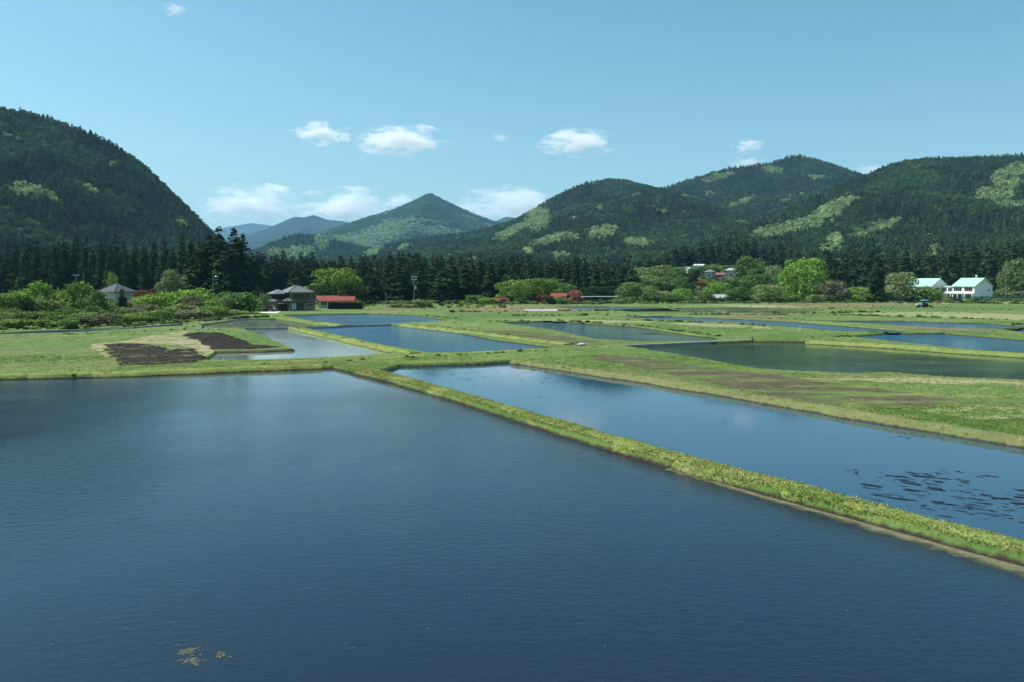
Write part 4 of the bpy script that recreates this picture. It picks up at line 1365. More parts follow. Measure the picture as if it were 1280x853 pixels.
def plant(name, meshes, loc, w, h, rz, mat=None, label=None, cat='tree', group=None, crown='crown', stem='trunk'):
    r = empty(name, loc, rz, label, cat, group)
    r.scale = (w, w, h)
    c = link(crown, meshes[0], None, r)
    if mat:
        c.material_slots[0].link = 'OBJECT'
        c.material_slots[0].material = M[mat]
    link(stem, meshes[1], None, r)
    return r

prnd = random.Random(12)
def z_ground(x, y):
    z = GZ
    if 640 + F * x / max(y, 1) > 745 and y > 411:
        z = max(z, float(hillside.height(np.array([x]), np.array([y]))[0]))
    return z

def spot(px, top, Y):
    """ground point and height of something whose top is seen at (px, top) at depth Y"""
    p = at_y(px, top, Y)
    z0 = z_ground(p.x, Y)
    return (p.x, Y, z0 - 0.05), p.z - z0

def slope_y(px, base):
    """depth at which the hillside's ground is seen at (px, base)"""
    for Y in range(412, 660, 2):
        p = at_y(px, 340, Y)
        g = z_ground(p.x, Y)
        if project([[p.x, Y, g]])[1][0] <= base:
            return float(Y)
    return 640.0

def tree(px, top, wpx, Y, mat, label, kind='broad', group=None, name=None, cat=None, v=None):
    loc, h = spot(px, top, Y)
    w = wpx / F * Y
    if kind == 'broad':
        return plant(name or 'broadleaf_tree', BROAD[prnd.randrange(4) if v is None else v], loc, w, max(h, 1.0) / 0.97, prnd.random() * 6.28, mat, label, cat or 'tree', group)
    if kind == 'bush':
        return plant(name or 'shrub', BUSH[prnd.randrange(4) if v is None else v], loc, w * 1.05, max(h, 0.6) / 0.9, prnd.random() * 6.28, mat, label, cat or 'shrub', group, 'foliage', 'stems')
    if kind == 'column':
        return plant(name or 'columnar_conifer', COLUMN[0], loc, w, h / 3, prnd.random() * 6.28, mat, label, cat or 'tree', group)
    return plant(name or 'cedar_tree', CEDAR[prnd.randrange(5) if v is None else v], loc, w * 1.25, h / 3, prnd.random() * 6.28, mat, label, cat or 'tree', group)

# cedars: the row before the steep hill
G = 'cedars in the dark row at the foot of the steep hill'
for row, (Y, t0, step) in enumerate([(372, 312, 12), (400, 305, 12), (430, 299, 12)]):
    x = -45 + row * 4
    while x < 262 - row * 0:
        top = t0 + prnd.gauss(0, 5) + (6 if x < 60 else 0) - 4 * math.sin(x / 37.0)
        tree(x, top, 17 + prnd.random() * 7, Y + prnd.gauss(0, 6), None, 'tall dark cedar, %s rank under the steep hill, %s' % (('front', 'middle', 'rear')[row], 'behind the dark roofed shed' if x < 85 else 'behind the hip roofed house' if x < 175 else 'behind the pale grey green tree'), 'cedar', G)
        x += step * (0.8 + 0.4 * prnd.random())
# the tall clump beside the house
for (px, top, w, Y, lb) in [(273, 281, 44, 300, 'tallest dark cedar of the clump beside the tile roofed house'), (292, 284, 36, 305, 'tall ragged cedar close beside the tallest cedar of the clump'),
                            (303, 291, 34, 310, 'cedar on the house side of the tall dark clump'), (254, 301, 38, 305, 'shorter broad cedar on the hill side of the tall clump'),
                            (238, 305, 34, 312, 'outermost cedar of the tall clump, nearest the pale grey green tree'), (284, 303, 42, 296, 'wide dark cedar standing before the tall clump'), (315, 316, 32, 320, 'lower cedar between the tall clump and the tile roofed house'),
                            (262, 291, 38, 308, 'second tallest dark cedar on the hill side of the clump'), (297, 299, 36, 303, 'dark cedar half hidden inside the tall clump'), (246, 310, 34, 298, 'low dark cedar at the front of the tall clump by the lamp pole')]:
    tree(px, top, w, Y, None, lb, 'cedar', 'cedars of the tall clump beside the house')
G = 'cedars in the dark belt across the middle of the valley'
for row, (Y, dt, step) in enumerate([(372, 12, 13), (400, 5, 12), (430, 0, 12), (465, -2, 13)]):
    x = 318 + row * 4
    while x < 795:
        base = np.interp(x, [318, 345, 400, 480, 560, 640, 720, 800], [312, 320, 323, 320, 321, 322, 326, 333])
        if row == 0 and (600 < x or x < 440):
            x += 10
            continue
        tree(x, base + dt + prnd.gauss(0, 4.2), 17 + prnd.random() * 12, Y + prnd.gauss(0, 6), None, 'dark cedar, %s rank of the valley belt, %s' % (('first', 'second', 'third', 'rearmost')[row], 'behind the tile roofed house' if x < 400 else 'behind the big yellow green tree' if x < 470 else 'behind the tall utility pole' if x < 605 else 'behind the lime coloured row' if x < 715 else 'behind the flat roofed shed'), 'cedar', G)
        x += step * (0.75 + 0.4 * prnd.random())
for (px, top, w, Y, lb) in [(497, 333, 40, 335, 'big dark cedar behind the tall utility pole in the field'), (524, 338, 34, 338, 'dark cedar just past the tall utility pole'), (556, 334, 36, 330, 'broad dark cedar standing out before the valley belt'),
                            (582, 332, 40, 335, 'broadest dark cedar of the four before the valley belt'), (468, 345, 30, 330, 'dark cedar beside the big yellow green tree behind the red roof')]:
    tree(px, top, w, Y, None, lb, 'cedar', 'big cedars standing before the valley belt')
G = 'cedars along the foot of the wooded mountain beyond the white building'
for row, (Y, dt) in enumerate([(455, 0), (485, -8)]):
    x = 1012 + row * 6
    while x < 1320:
        base = np.interp(x, [1000, 1060, 1100, 1150, 1200, 1260, 1320], [322, 318, 318, 316, 312, 310, 308])
        tree(x, base + dt + prnd.gauss(0, 4), 19 + prnd.random() * 7, Y + prnd.gauss(0, 8), None, 'dark cedar, %s rank under the wooded mountain, %s' % (('front', 'rear')[row], 'behind the slate roofed barn' if x < 1085 else 'behind the columnar conifer and willowy tree' if x < 1150 else 'behind the white building' if x < 1245 else 'beyond the pole near the white building'), 'cedar', G)
        x += 15 * (0.8 + 0.4 * prnd.random())
x = 800
while x < 1000:
    tree(x, np.interp(x, [800, 860, 930, 1000], [322, 308, 300, 310]) + prnd.gauss(0, 4), 16 + prnd.random() * 5, 660 + prnd.gauss(0, 10), None, 'dark cedar at the edge of the wood above the hillside hamlet', 'cedar', 'cedars above the hillside hamlet')
    x += 11

# thicket of shrubs on the near side of the grey hip roofed house
back = [(6, 362, 46, 188, 'bright', 'bright green shrub at the thicket end away from the houses'), (42, 353, 46, 195, 'bright', 'tall bright green shrub, first big one from the thicket end'),
        (75, 357, 34, 205, 'mid', 'mid green shrub between two taller bright shrubs of the thicket'), (92, 354, 46, 198, 'lime', 'tall yellow green shrub near the two poles behind the thicket'),
        (118, 366, 34, 190, 'mid', 'mid green shrub below the low annex roof of the hip roofed house'), (186, 369, 36, 205, 'lime', 'yellow green shrub just past the dark conifer'),
        (212, 362, 44, 215, 'bright', 'bright green shrub under the pale grey green tree'), (238, 358, 52, 210, 'bright', 'large bright green shrub below the cedar clump'), (262, 371, 30, 205, 'lime', 'small yellow green shrub by the lamp pole'),
        (24, 372, 34, 172, 'dark', 'dark green shrub low in the thicket end'), (58, 372, 40, 176, 'olive', 'olive shrub beneath the tall bright shrubs')]
for px, top, w, Y, mt, lb in back:
    tree(px, top - 4.5, w * 1.12, Y, mt, lb, 'bush', 'shrubs of the long thicket')
cl = {'olive': 'olive green low shrub in the front rank of the long thicket', 'twig': 'grey brown twiggy shrub in the front rank of the long thicket', 'lime': 'yellow green low shrub in the front rank of the long thicket', 'mid': 'mid green low shrub in the front rank of the long thicket'}
x = -40
while x < 300:
    base = np.interp(x, [0, 140, 232, 320], [412, 409, 401, 395])
    for k, off in enumerate((4.0, -3.5, -9.0)):
        Y = at(x, base - 4 + off * 0.55, GZ).y
        mt = prnd.choice(['olive', 'olive', 'twig', 'lime', 'lime', 'mid'])
        tree(x + prnd.gauss(0, 5) + k * 5, base - 20 + off * 0.9 + prnd.gauss(0, 3), 30 + prnd.random() * 18, Y, mt, cl[mt], 'bush', 'shrubs of the long thicket')
    x += 22
tree(128, 373, 30, 235, 'mid', 'mid green shrub hiding the lower wall of the hip roofed house', 'bush', 'shrubs of the long thicket')
tree(141, 375, 24, 230, 'olive', 'olive shrub just before the small dark conifer', 'bush', 'shrubs of the long thicket')
tree(167, 370, 30, 232, 'twig', 'grey brown shrub on the far side of the small dark conifer', 'bush', 'shrubs of the long thicket')
tree(152, 361, 15, 215, 'dark', 'small dark conifer standing before the grey hip roofed house', 'column', None, 'small_conifer', v=0)
tree(300, 359, 56, 208, 'mid', 'broad mid green shrub between thicket and tile roofed house', 'bush', None, 'large_shrub')
tree(280, 366, 30, 200, 'olive', 'olive shrub leaning on the broad shrub near the house', 'bush', 'shrubs of the long thicket')
tree(329, 366, 22, 222, 'pale', 'pale grey green young tree at the corner of the tile roofed house', 'broad')
tree(322, 362, 22, 232, 'dark', 'dark young tree behind the pale tree at the house corner', 'broad')
tree(216, 336, 44, 300, 'pale', 'pale grey green tree between cedar clump and hip roofed house', 'broad')
tree(180, 357, 26, 290, 'russet', 'russet shrub beside the grey hip roofed house', 'bush')
tree(140, 339, 14, 340, 'lime', 'small yellow green tree peeping above the hip roof', 'broad')

# trees along the far edge of the fields
for args in [
    (420, 333, 66, 300, 'lime', 'big round yellow green tree behind the red roofed house', 'broad'),
    (403, 352, 40, 280, 'dark', 'dark tree between the tile roof and the yellow green tree', 'broad'),
    (440, 352, 44, 285, 'dark', 'dark tree behind the red roof, below the yellow green tree', 'broad'),
    (376, 360, 24, 262, 'olive', 'olive tree peeping over the tile roofed house', 'broad'),
    (496, 378, 24, 258, 'olive', 'olive shrub beside the thin pole in the field', 'bush'),
    (528, 373, 28, 258, 'olive', 'large olive shrub beside the tall utility pole', 'bush'),
    (512, 379, 22, 256, 'lime', 'small yellow green shrub at the foot of the tall utility pole', 'bush'),
    (596, 366, 26, 310, 'mid', 'mid green shrub next to the low red roof by the field', 'bush'),
    (610, 371, 24, 300, 'bright', 'bright green shrub touching the low red roof by the field', 'bush'),
    (640, 349, 44, 330, 'lime', 'pale yellow green tree, first of the lime coloured row', 'broad'),
    (664, 347, 40, 340, 'lime', 'lime coloured tree in the middle of the row before the cedar belt', 'broad'),
    (684, 347, 44, 345, 'bright', 'bright green rounded tree, tallest of the lime coloured row', 'broad'),
    (706, 353, 34, 338, 'mid', 'mid green tree at the pink bush end of the lime coloured row', 'broad'),
    (664, 362, 20, 312, 'dark', 'dark shrub in front of the lime coloured row', 'bush'),
    (682, 366, 26, 312, 'russet', 'russet leaved shrub before the small red roof', 'bush'),
    (700, 370, 22, 308, 'olive', 'olive shrub beside the small red roof', 'bush'),
    (719, 362, 19, 318, 'pink_flower', 'pink flowering tree at the end of the long flat roofed shed', 'broad'),
    (688, 369, 18, 300, 'dark', 'dark small shrub hiding the wall of the small red roofed cottage', 'bush'),
    (704, 372, 16, 298, 'mid', 'mid green small shrub before the small red roofed cottage', 'bush'),
    (714, 373, 11, 305, 'red_flower', 'red flowering bush at the foot of the pink tree', 'bush'),
    (740, 357, 34, 372, 'dark', 'grey dark tree behind the pink flowering tree', 'broad'),
    (762, 357, 36, 376, 'dark', 'grey dark tree directly behind the long flat roofed shed', 'broad'),
    (772, 372, 26, 318, 'olive', 'olive shrub at the end of the long flat roofed shed', 'bush'),
    (796, 352, 54, 335, 'olive', 'spreading olive green tree with open crown by the fields', 'broad'),
    (824, 363, 44, 345, 'pale', 'pale grey green tree below the white house on the slope', 'broad'),
    (852, 360, 32, 335, 'bright', 'bright green small tree next to the lone pine', 'broad'),
    (840, 368, 26, 330, 'mid', 'mid green shrub between pale tree and lone pine', 'bush'),
    (882, 364, 26, 340, 'olive', 'olive small tree just past the lone pine', 'broad'),
    (898, 352, 36, 365, 'bright', 'bright lime tree behind the pale flat roof', 'broad'),
    (922, 358, 34, 345, 'mid', 'mid green small tree with clear trunks by the fields', 'broad'),
    (938, 319, 44, 470, 'mid', 'tall mid green tree beside the hillside hamlet', 'broad'),
    (912, 350, 30, 420, 'dark', 'dark tree below the grey roofs of the hamlet', 'broad'),
    (945, 342, 50, 430, 'mid', 'mid green tree below the tall tree by the hamlet', 'broad'),
    (968, 330, 28, 440, 'pale', 'pale tree between the hamlet and the big round tree', 'broad'),
    (985, 336, 34, 400, 'mid', 'mid green tree tucked behind the big round tree', 'broad'),
    (960, 355, 46, 338, 'olive', 'olive tree on the hamlet side of the big round tree', 'broad'),
    (985, 367, 34, 332, 'mid', 'mid green shrub at the foot of the big round tree', 'bush'),
    (1038, 350, 50, 338, 'twig', 'grey olive twiggy tree between the big round tree and the slate roof', 'broad'),
    (1018, 366, 28, 332, 'olive', 'olive shrub just past the big round tree', 'bush'),
    (1072, 358, 34, 335, 'lime', 'yellow green tree before the slate roof, beside the dark columnar conifer', 'broad'),
    (1127, 339, 44, 345, 'pale', 'pale willowy tree between the dark columnar conifer and the white building', 'broad'),
    (1113, 358, 30, 338, 'pale', 'pale shrub at the foot of the willowy tree', 'bush'),
    (1146, 358, 32, 340, 'mid', 'mid green shrub before the mint roofed wing', 'bush'),
    (1164, 356, 32, 338, 'bright', 'rounded bright green shrub before the white building', 'bush'),
    (1272, 322, 44, 400, 'olive', 'tall olive tree beyond the white building near the pole', 'broad'),
    (1300, 328, 50, 390, 'mid', 'tall mid green tree at the end of the green net fence', 'broad'),
    (1255, 358, 26, 395, 'olive', 'olive shrub under the pole beyond the white building', 'bush'),
    (1282, 362, 40, 385, 'twig', 'grey twiggy shrub above the green net fence', 'bush'),
    ]:
    tree(*args)
tree(1005, 322, 64, 350, 'bright', 'big round bright green tree, the largest by the fields', 'broad', v=6)
tree(1096, 320, 25, 335, 'dark', 'dark columnar conifer standing alone by the fields', 'column')
for i, (px, top, w, Y, mt) in enumerate([(800, 333, 36, 560, 'olive'), (826, 331, 38, 570, 'olive'), (846, 334, 30, 560, 'mid'), (812, 343, 36, 500, 'olive'), (838, 345, 34, 490, 'mid'), (782, 342, 28, 540, 'dark'),
                                         (872, 331, 24, 600, 'mid'), (890, 330, 26, 610, 'olive'), (915, 331, 26, 620, 'mid'), (795, 350, 34, 450, 'dark'), (822, 352, 28, 430, 'dark'), (858, 346, 24, 480, 'mid')]):
    tree(px, top, w, Y, mt, {'olive': 'olive brown tree in the mixed wood below the hamlet', 'mid': 'mid green tree in the mixed wood round the hamlet', 'dark': 'dark tree in the mixed wood below the hamlet'}[mt], 'broad', 'trees of the mixed wood round the hamlet')
for (px, top, w, Y, lb) in [(842, 349, 14, 530, 'red flowering bush nearest the white house on the slope'), (856, 351, 12, 530, 'red flowering bush half hidden by the lone pine'), (876, 350, 12, 530, 'red flowering bush just past the lone pine'), (885, 351, 10, 530, 'red flowering bush at the hamlet end of the red row')]:
    tree(px, top, w, Y, 'red_flower', lb, 'bush', 'red flowering bushes on the slope')

# rough undergrowth at the foot of the woods and on the hamlet slope
T_UNDER = [template('undergrowth_form', make_bush(70 + i, 170, 0.12)[0], M[m]) for i, m in enumerate(['mid', 'olive', 'lime', 'twig', 'mid', 'dark'])]
def undergrowth(pxs, ys, n, size, seed):
    rg = np.random.default_rng(seed)
    Y = ys[0] + (ys[1] - ys[0]) * rg.random(n)
    X = (pxs[0] + (pxs[1] - pxs[0]) * rg.random(n) - 640) / F * Y
    ok = land(X, Y) & (fbm(X * 0.05, Y * 0.05, seed, 3) > 0.40)
    X, Y = X[ok], Y[ok]
    Z = np.array([z_ground(a, b) for a, b in zip(X, Y)]) - 0.05
    s_ = size * (0.5 + rg.random(len(X)))
    return np.column_stack([X, Y, Z]), np.column_stack([s_ * 1.5, s_ * 1.5, s_ * (0.6 + 0.5 * rg.random(len(X)))]), rg.integers(0, 6, len(X))
U = [undergrowth((-80, 340), (215, 345), 900, 1.6, 1), undergrowth((440, 760), (300, 372), 1100, 1.3, 2), undergrowth((740, 1030), (345, 640), 3000, 2.2, 3), undergrowth((1000, 1340), (335, 450), 1200, 1.7, 4),
     undergrowth((440, 640), (255, 300), 160, 0.8, 5), undergrowth((760, 1130), (316, 345), 260, 1.0, 6)]
def bund_weeds(pts, per_m, size, seed):
    rg = np.random.default_rng(seed)
    L = [Vector(p) for p in px_poly(pts, GZ)]
    out = []
    for a, b in zip(L, L[1:]):
        n = int((b - a).length * per_m)
        t = rg.random((n, 1))
        out.append(np.array(a)[None] * (1 - t) + np.array(b)[None] * t + rg.normal(size=(n, 2)) * 0.35)
    P = np.concatenate(out)
    P = P[land(P[:, 0], P[:, 1])]
    n = len(P)
    k = fbm(P[:, 0] * 0.08, P[:, 1] * 0.08, seed, 3)
    s_ = size * (0.4 + rg.random(n) ** 2) * (0.4 + 1.2 * k)
    return np.column_stack([P, np.full(n, GZ - 0.04)]), np.column_stack([s_ * 2.2, s_ * 2.2, s_ * (0.7 + 0.5 * rg.random(n))]), rg.choice([0, 1, 1, 2, 3, 3, 4, 5], n)
for i_, (pts_, pm_, sz_) in enumerate([
    ([(560, 390.5), (700, 389), (850, 388.4), (1000, 392.4), (1100, 390.5)], 1.6, 0.5), ([(860, 393.6), (1060, 394), (1290, 401)], 1.6, 0.5),
    ([(1005, 401.4), (1130, 401.6), (1230, 404), (1290, 407)], 1.5, 0.45), ([(740, 398.4), (840, 402), (960, 407.5), (1100, 416), (1150, 417.5)], 1.5, 0.45),
    ([(1040, 421.6), (1110, 417.6), (1180, 417), (1290, 426)], 1.4, 0.4), ([(940, 426.8), (1010, 427.3), (1100, 432.3), (1290, 445)], 1.4, 0.4),
    ([(560, 403.6), (640, 401.6), (700, 401), (800, 407.5), (905, 421.5)], 1.3, 0.4), ([(505, 405.8), (560, 411.2), (640, 420.5), (710, 431)], 1.0, 0.3),
    ([(560, 380.5), (700, 380.2), (830, 379.8), (960, 379), (1060, 378.4), (1290, 380)], 1.8, 0.9), ([(-60, 413.4), (140, 410.2), (232, 403), (335, 396.6)], 2.0, 0.7),
    ([(690, 383.4), (760, 383.2), (850, 385), (1040, 386.6)], 1.5, 0.45), ([(400, 392.9), (520, 393.8), (575, 399)], 1.2, 0.4), ([(620, 395), (760, 394.6), (900, 397.5), (1010, 399.5)], 1.2, 0.4),
    ([(280, 457), (410, 452), (540, 446), (700, 437.5)], 1.2, 0.25), ([(0, 472), (180, 467), (290, 462)], 1.2, 0.25)]):
    U.append(bund_weeds(pts_, pm_, sz_, 200 + i_))
U.append(undergrowth((420, 1340), (105, 200), 700, 0.16, 31))
U.append(undergrowth((420, 1340), (200, 325), 1300, 0.28, 32))
U.append(undergrowth((-60, 330), (120, 215), 500, 0.25, 33))
UP, US, UI = (np.concatenate([u[i] for u in U]) for i in range(3))
scatter('undergrowth', UP, US, np.random.default_rng(6).random(len(UP)) * 6.28, UI, T_UNDER, 'stuff')

# the lone pine: tall bare trunk, flat topped crown
def pine():
    loc, h = spot(867, 337, 350)
    r = empty('pine_tree', loc, 0, 'lone dark pine with a tall bare trunk and rounded crown', 'tree')
    rg = np.random.default_rng(90)
    lobes = [(0, 0, h * 0.78, 2.1)]
    for i in range(11):
        a = i * 2.4
        rr = 1.2 + 1.5 * rg.random()
        lobes.append((rr * math.cos(a), rr * math.sin(a), h * (0.62 + 0.3 * rg.random()), 0.9 + 0.5 * rg.random()))
    P, D = crown_points(rg, lobes, 1500)
    me = leaf_mesh('crown', P, D + 0.6 * rg.normal(size=D.shape), 0.28 * (0.5 + 0.8 * rg.random(len(P))), M['cedar'], rg)
    link('crown', me, None, r)
    t = MB().tube([(0, 0, -0.2), (0.1, 0, h * 0.4), (-0.1, 0.1, h * 0.7), (0, 0, h * 0.92)], [0.34, 0.27, 0.18, 0.06], 8)
    for i in range(7):
        a = i * 2.4
        t.tube([(0, 0, h * (0.6 + 0.03 * i)), (1.6 * math.cos(a), 1.6 * math.sin(a), h * (0.66 + 0.03 * i))], [0.09, 0.04], 5)
    t.build('trunk', M['bark'], r)
pine()

# clipped hedge with red new growth on top
def hedge(p0, p1, Y, h, label):
    a, b = at_y(p0, 380, Y), at_y(p1, 380, Y)
    r = empty('hedge', (a.x, Y, GZ), 0, label, 'hedge')
    Lh = b.x - a.x
    rg = np.random.default_rng(91)
    n = 2600
    P = np.column_stack([rg.random(n) * Lh, (rg.random(n) - 0.5) * 1.3, rg.random(n) * h])
    face = rg.integers(0, 3, n)
    P[face == 0, 1] = -0.65 + 0.08 * rg.normal(size=(face == 0).sum())
    P[face == 1, 2] = h * 0.92 + 0.08 * rg.normal(size=(face == 1).sum())
    N = np.zeros((n, 3))
    N[face == 0] = (0, -1, 0.3)
    N[face == 1] = (0, -0.2, 1)
    N[face == 2] = (0, 1, 0.3)
    P[face == 2, 1] = 0.65
    N += 0.6 * rg.normal(size=N.shape)
    link('foliage', leaf_mesh('foliage', P, N, 0.16 * (0.6 + 0.7 * rg.random(n)), M['dark'], rg), None, r)
    n = 700
    P = np.column_stack([rg.random(n) * Lh, (rg.random(n) - 0.5) * 1.3, h * 0.97 + 0.12 * rg.random(n)])
    link('new_growth', leaf_mesh('new_growth', P, np.array([0, -0.3, 1]) + 0.5 * rg.normal(size=P.shape), 0.13 * (0.6 + 0.7 * rg.random(n)), M['russet'], rg), None, r)
    MB().box(0.1, Lh - 0.1, -0.5, 0.5, 0, h * 0.85).build('inner_twigs', M['bark'], r)
hedge(410.5, 453, 243, 2.0, 'long clipped dark hedge with reddish top before the red roofed house')

# ------------------------------------------------------------------ houses
def window(parent, x0, x1, y, z0, z1, frame='frame_dark', pane='glass', bars=1, side=None, label=None):
    """frame and pane set in front of a wall whose outer face is at y (facing -y); side turns it: 'L' faces -x, 'R' faces +x"""
    t = 0.09
    f = MB()
    def put(mb, a0, a1, d0, d1, c0, c1):
        if side is None:
            mb.box(a0, a1, y - d1, y - d0, c0, c1)
        elif side == 'R':
            mb.box(y + d0, y + d1, a0, a1, c0, c1)
        else:
            mb.box(y - d1, y - d0, a0, a1, c0, c1)
    put(f, x0 - t, x0, 0.002, 0.10, z0, z1)
    put(f, x1, x1 + t, 0.002, 0.10, z0, z1)
    put(f, x0 - t, x1 + t, 0.002, 0.11, z1, z1 + t)
    put(f, x0 - t, x1 + t, 0.002, 0.14, z0 - t, z0)
    for k in range(bars):
        xm = x0 + (x1 - x0) * (k + 1) / (bars + 1)
        put(f, xm - 0.04, xm + 0.04, 0.04, 0.085, z0, z1)
    wo_ = f.build('window', M[frame], parent)
    p = MB()
    put(p, x0, x1, 0.003, 0.035, z0, z1)
    p.build('pane', M[pane], wo_)
    if label:
        wo_['label'] = label
    return wo_

def ridge_cap(parent, pts, r=0.13, mat='roof_grey'):
    mb = MB()
    for a, b in pts:
        mb.tube([a, b], r, 6)
    mb.build('ridge_cap', M[mat], parent)

def house_tiled():
    p = at(369, 389, GZ)
    r = empty('tiled_house', (p.x - 0.4, p.y + 4, GZ), R(37), 'two storey tan house with stacked grey tiled hip roofs beside the paddies', 'house')
    r.scale = (0.87, 0.87, 0.9)
    MB().box(-4.6, 4.6, -3.6, 3.6, 0.35, 3.1).build('ground_floor_wall', M['wall_tan'], r)
    MB().box(-4.75, 4.75, -3.75, 3.75, -0.1, 0.35).build('foundation', M['concrete'], r)
    rf = MB().hip(11.6, 9.4, 1.25, 5.6, 3.1, 0.18).build('lower_roof', M['roof_grey'], r)
    ridge_cap(rf, [((-5.8, -4.7, 3.3), (-2.8, 0, 4.55)), ((5.8, -4.7, 3.3), (2.8, 0, 4.55))])
    MB().box(-3.5, 3.5, -2.7, 2.7, 3.6, 5.75).build('upper_floor_wall', M['wall_tan'], r)
    rf = MB().hip(9.0, 7.4, 2.0, 1.4, 5.75, 0.18).build('upper_roof', M['roof_grey'], r)
    ridge_cap(rf, [((-4.5, -3.7, 5.95), (-0.7, 0, 7.95)), ((4.5, -3.7, 5.95), (0.7, 0, 7.95)), ((-0.8, 0, 7.97), (0.8, 0, 7.97)), ((-4.5, 3.7, 5.95), (-0.7, 0, 7.95))])
    # wing set back on the far side
    MB().box(-8.2, -4.75, -0.6, 5.0, 0.0, 3.0).build('wing_wall', M['wall_tan'], r)
    MB().box(-7.6, -3.6, 0.4, 4.4, 3.0, 5.3).build('wing_upper_wall', M['wood'], r)
    rf = MB().hip(5.6, 6.2, 1.3, 0.8, 5.3, 0.16, cx=-5.6, cy=2.4).build('wing_roof', M['roof_grey'], r)
    rf2 = MB().hip(5.6, 7.6, 1.0, 3.0, 2.92, 0.16, 'Y', cx=-6.6, cy=2.2).build('wing_lower_roof', M['roof_grey'], r)
    # entrance porch on the shaded corner
    MB().box(-7.3, -4.7, -3.2, -0.65, 2.35, 2.5).build('porch_roof', M['roof_light'], r)
    MB().box(-7.2, -7.05, -3.1, -2.95, 0, 2.35).build('porch_post', M['wood'], r)
    MB().box(-4.95, -4.8, -3.1, -2.95, 0, 2.35).build('porch_post', M['wood'], r)
    MB().box(-6.8, -5.2, -0.72, -0.604, 0.1, 2.2).build('front_door', M['wood'], r)
    window(r, -3.4, -1.9, -3.6, 0.5, 2.4, 'frame_dark', 'blind', 1)
    window(r, -1.5, 0.4, -3.6, 0.45, 2.4, 'frame_dark', 'glass', 1)
    window(r, 2.0, 3.9, -3.6, 1.2, 2.3, 'frame_white', 'glass', 1)
    window(r, -2.6, 1.2, -2.7, 4.1, 5.3, 'frame_dark', 'glass', 3)
    window(r, 1.9, 3.1, -2.7, 4.2, 5.3, 'frame_dark', 'glass', 1)
    window(r, -1.8, 1.4, -3.5, 4.1, 5.3, 'frame_dark', 'glass', 2, 'L')
    window(r, -2.8, 1.8, -4.6, 0.5, 2.4, 'frame_dark', 'glass', 3, 'L')
    window(r, 0.9, 3.6, -7.6, 3.7, 4.9, 'frame_dark', 'glass', 1, 'L')
    MB().box(-4.6, 4.6, -3.68, -3.602, 2.55, 2.72).build('timber_beam', M['wood'], r)
    for x in (-4.5, -1.7, 0.65, 4.5):
        MB().box(x - 0.07, x + 0.07, -3.66, -3.602, 0.36, 2.55).build('timber_post', M['wood'], r)
    for x in (-3.42, 3.42, 1.55):
        MB().box(x - 0.06, x + 0.06, -2.76, -2.702, 3.62, 5.7).build('timber_post', M['wood'], r)
house_tiled()

def small_house(name, px, base, Y, rz, w, d, h, rh, wall, roof, label, kind='hip', ridge=None, over=0.7, wins=((-0.5, 0.0), (0.45, 0.0)), z=None, annex=None, cat='house', storeys=1):
    Y = slope_y(px, base) if Y is None else Y
    p = at_y(px, base, Y)
    zz = z_ground(p.x, Y) if z is None else z
    r = empty(name, (p.x, Y, zz), R(rz), label, cat)
    if kind == 'hip':
        MB().box(-w / 2, w / 2, -d / 2, d / 2, -0.6, h).build('wall', M[wall], r)
        rf = MB().hip(w + 2 * over, d + 2 * over, rh, ridge if ridge is not None else max(0.3, w - d), h).build('roof', M[roof], r)
        rg_ = (ridge if ridge is not None else max(0.3, w - d)) / 2
        ridge_cap(rf, [((-rg_, 0, h + rh + 0.17), (rg_, 0, h + rh + 0.17)), ((w / 2 + over, -d / 2 - over, h + 0.17), (rg_, 0, h + rh + 0.15)), ((-w / 2 - over, -d / 2 - over, h + 0.17), (-rg_, 0, h + rh + 0.15))], 0.12, roof)
    else:
        MB().gable_wall(w, d, -0.6, h, rh).build('wall', M[wall], r)
        rf = MB().gable_roof(w, d, rh, h + 0.02, 0.14, over).build('roof', M[roof], r)
        MB().box(-w / 2 - over, w / 2 + over, -0.14, 0.14, h + rh + 0.13, h + rh + 0.27).build('ridge_cap', M[roof], rf)
    for k in range(storeys):
        zb = h / storeys * k
        for i, (cx, _) in enumerate(wins):
            window(r, cx * w - 0.9, cx * w + 0.9, -d / 2, zb + 0.9, zb + 2.1, 'frame_white', 'glass', 1)
    window(r, -0.9, 0.9, -w / 2, 0.9, 2.1, 'frame_dark', 'glass', 1, 'L')
    MB().box(-0.5, 0.5, -d / 2 - 0.07, -d / 2 - 0.004, 0.0, 2.05).build('door', M['wood'], r)
    if annex:
        aw, ad, ah, ax, ay = annex
        MB().box(ax - aw / 2, ax + aw / 2, ay - ad / 2, ay + ad / 2, -0.6, ah).build('annex_wall', M[wall], r)
        MB().hip(aw + 1.2, ad + 1.2, 0.9, max(0.3, aw - ad), ah).build('annex_roof', M[roof], r)
    return r

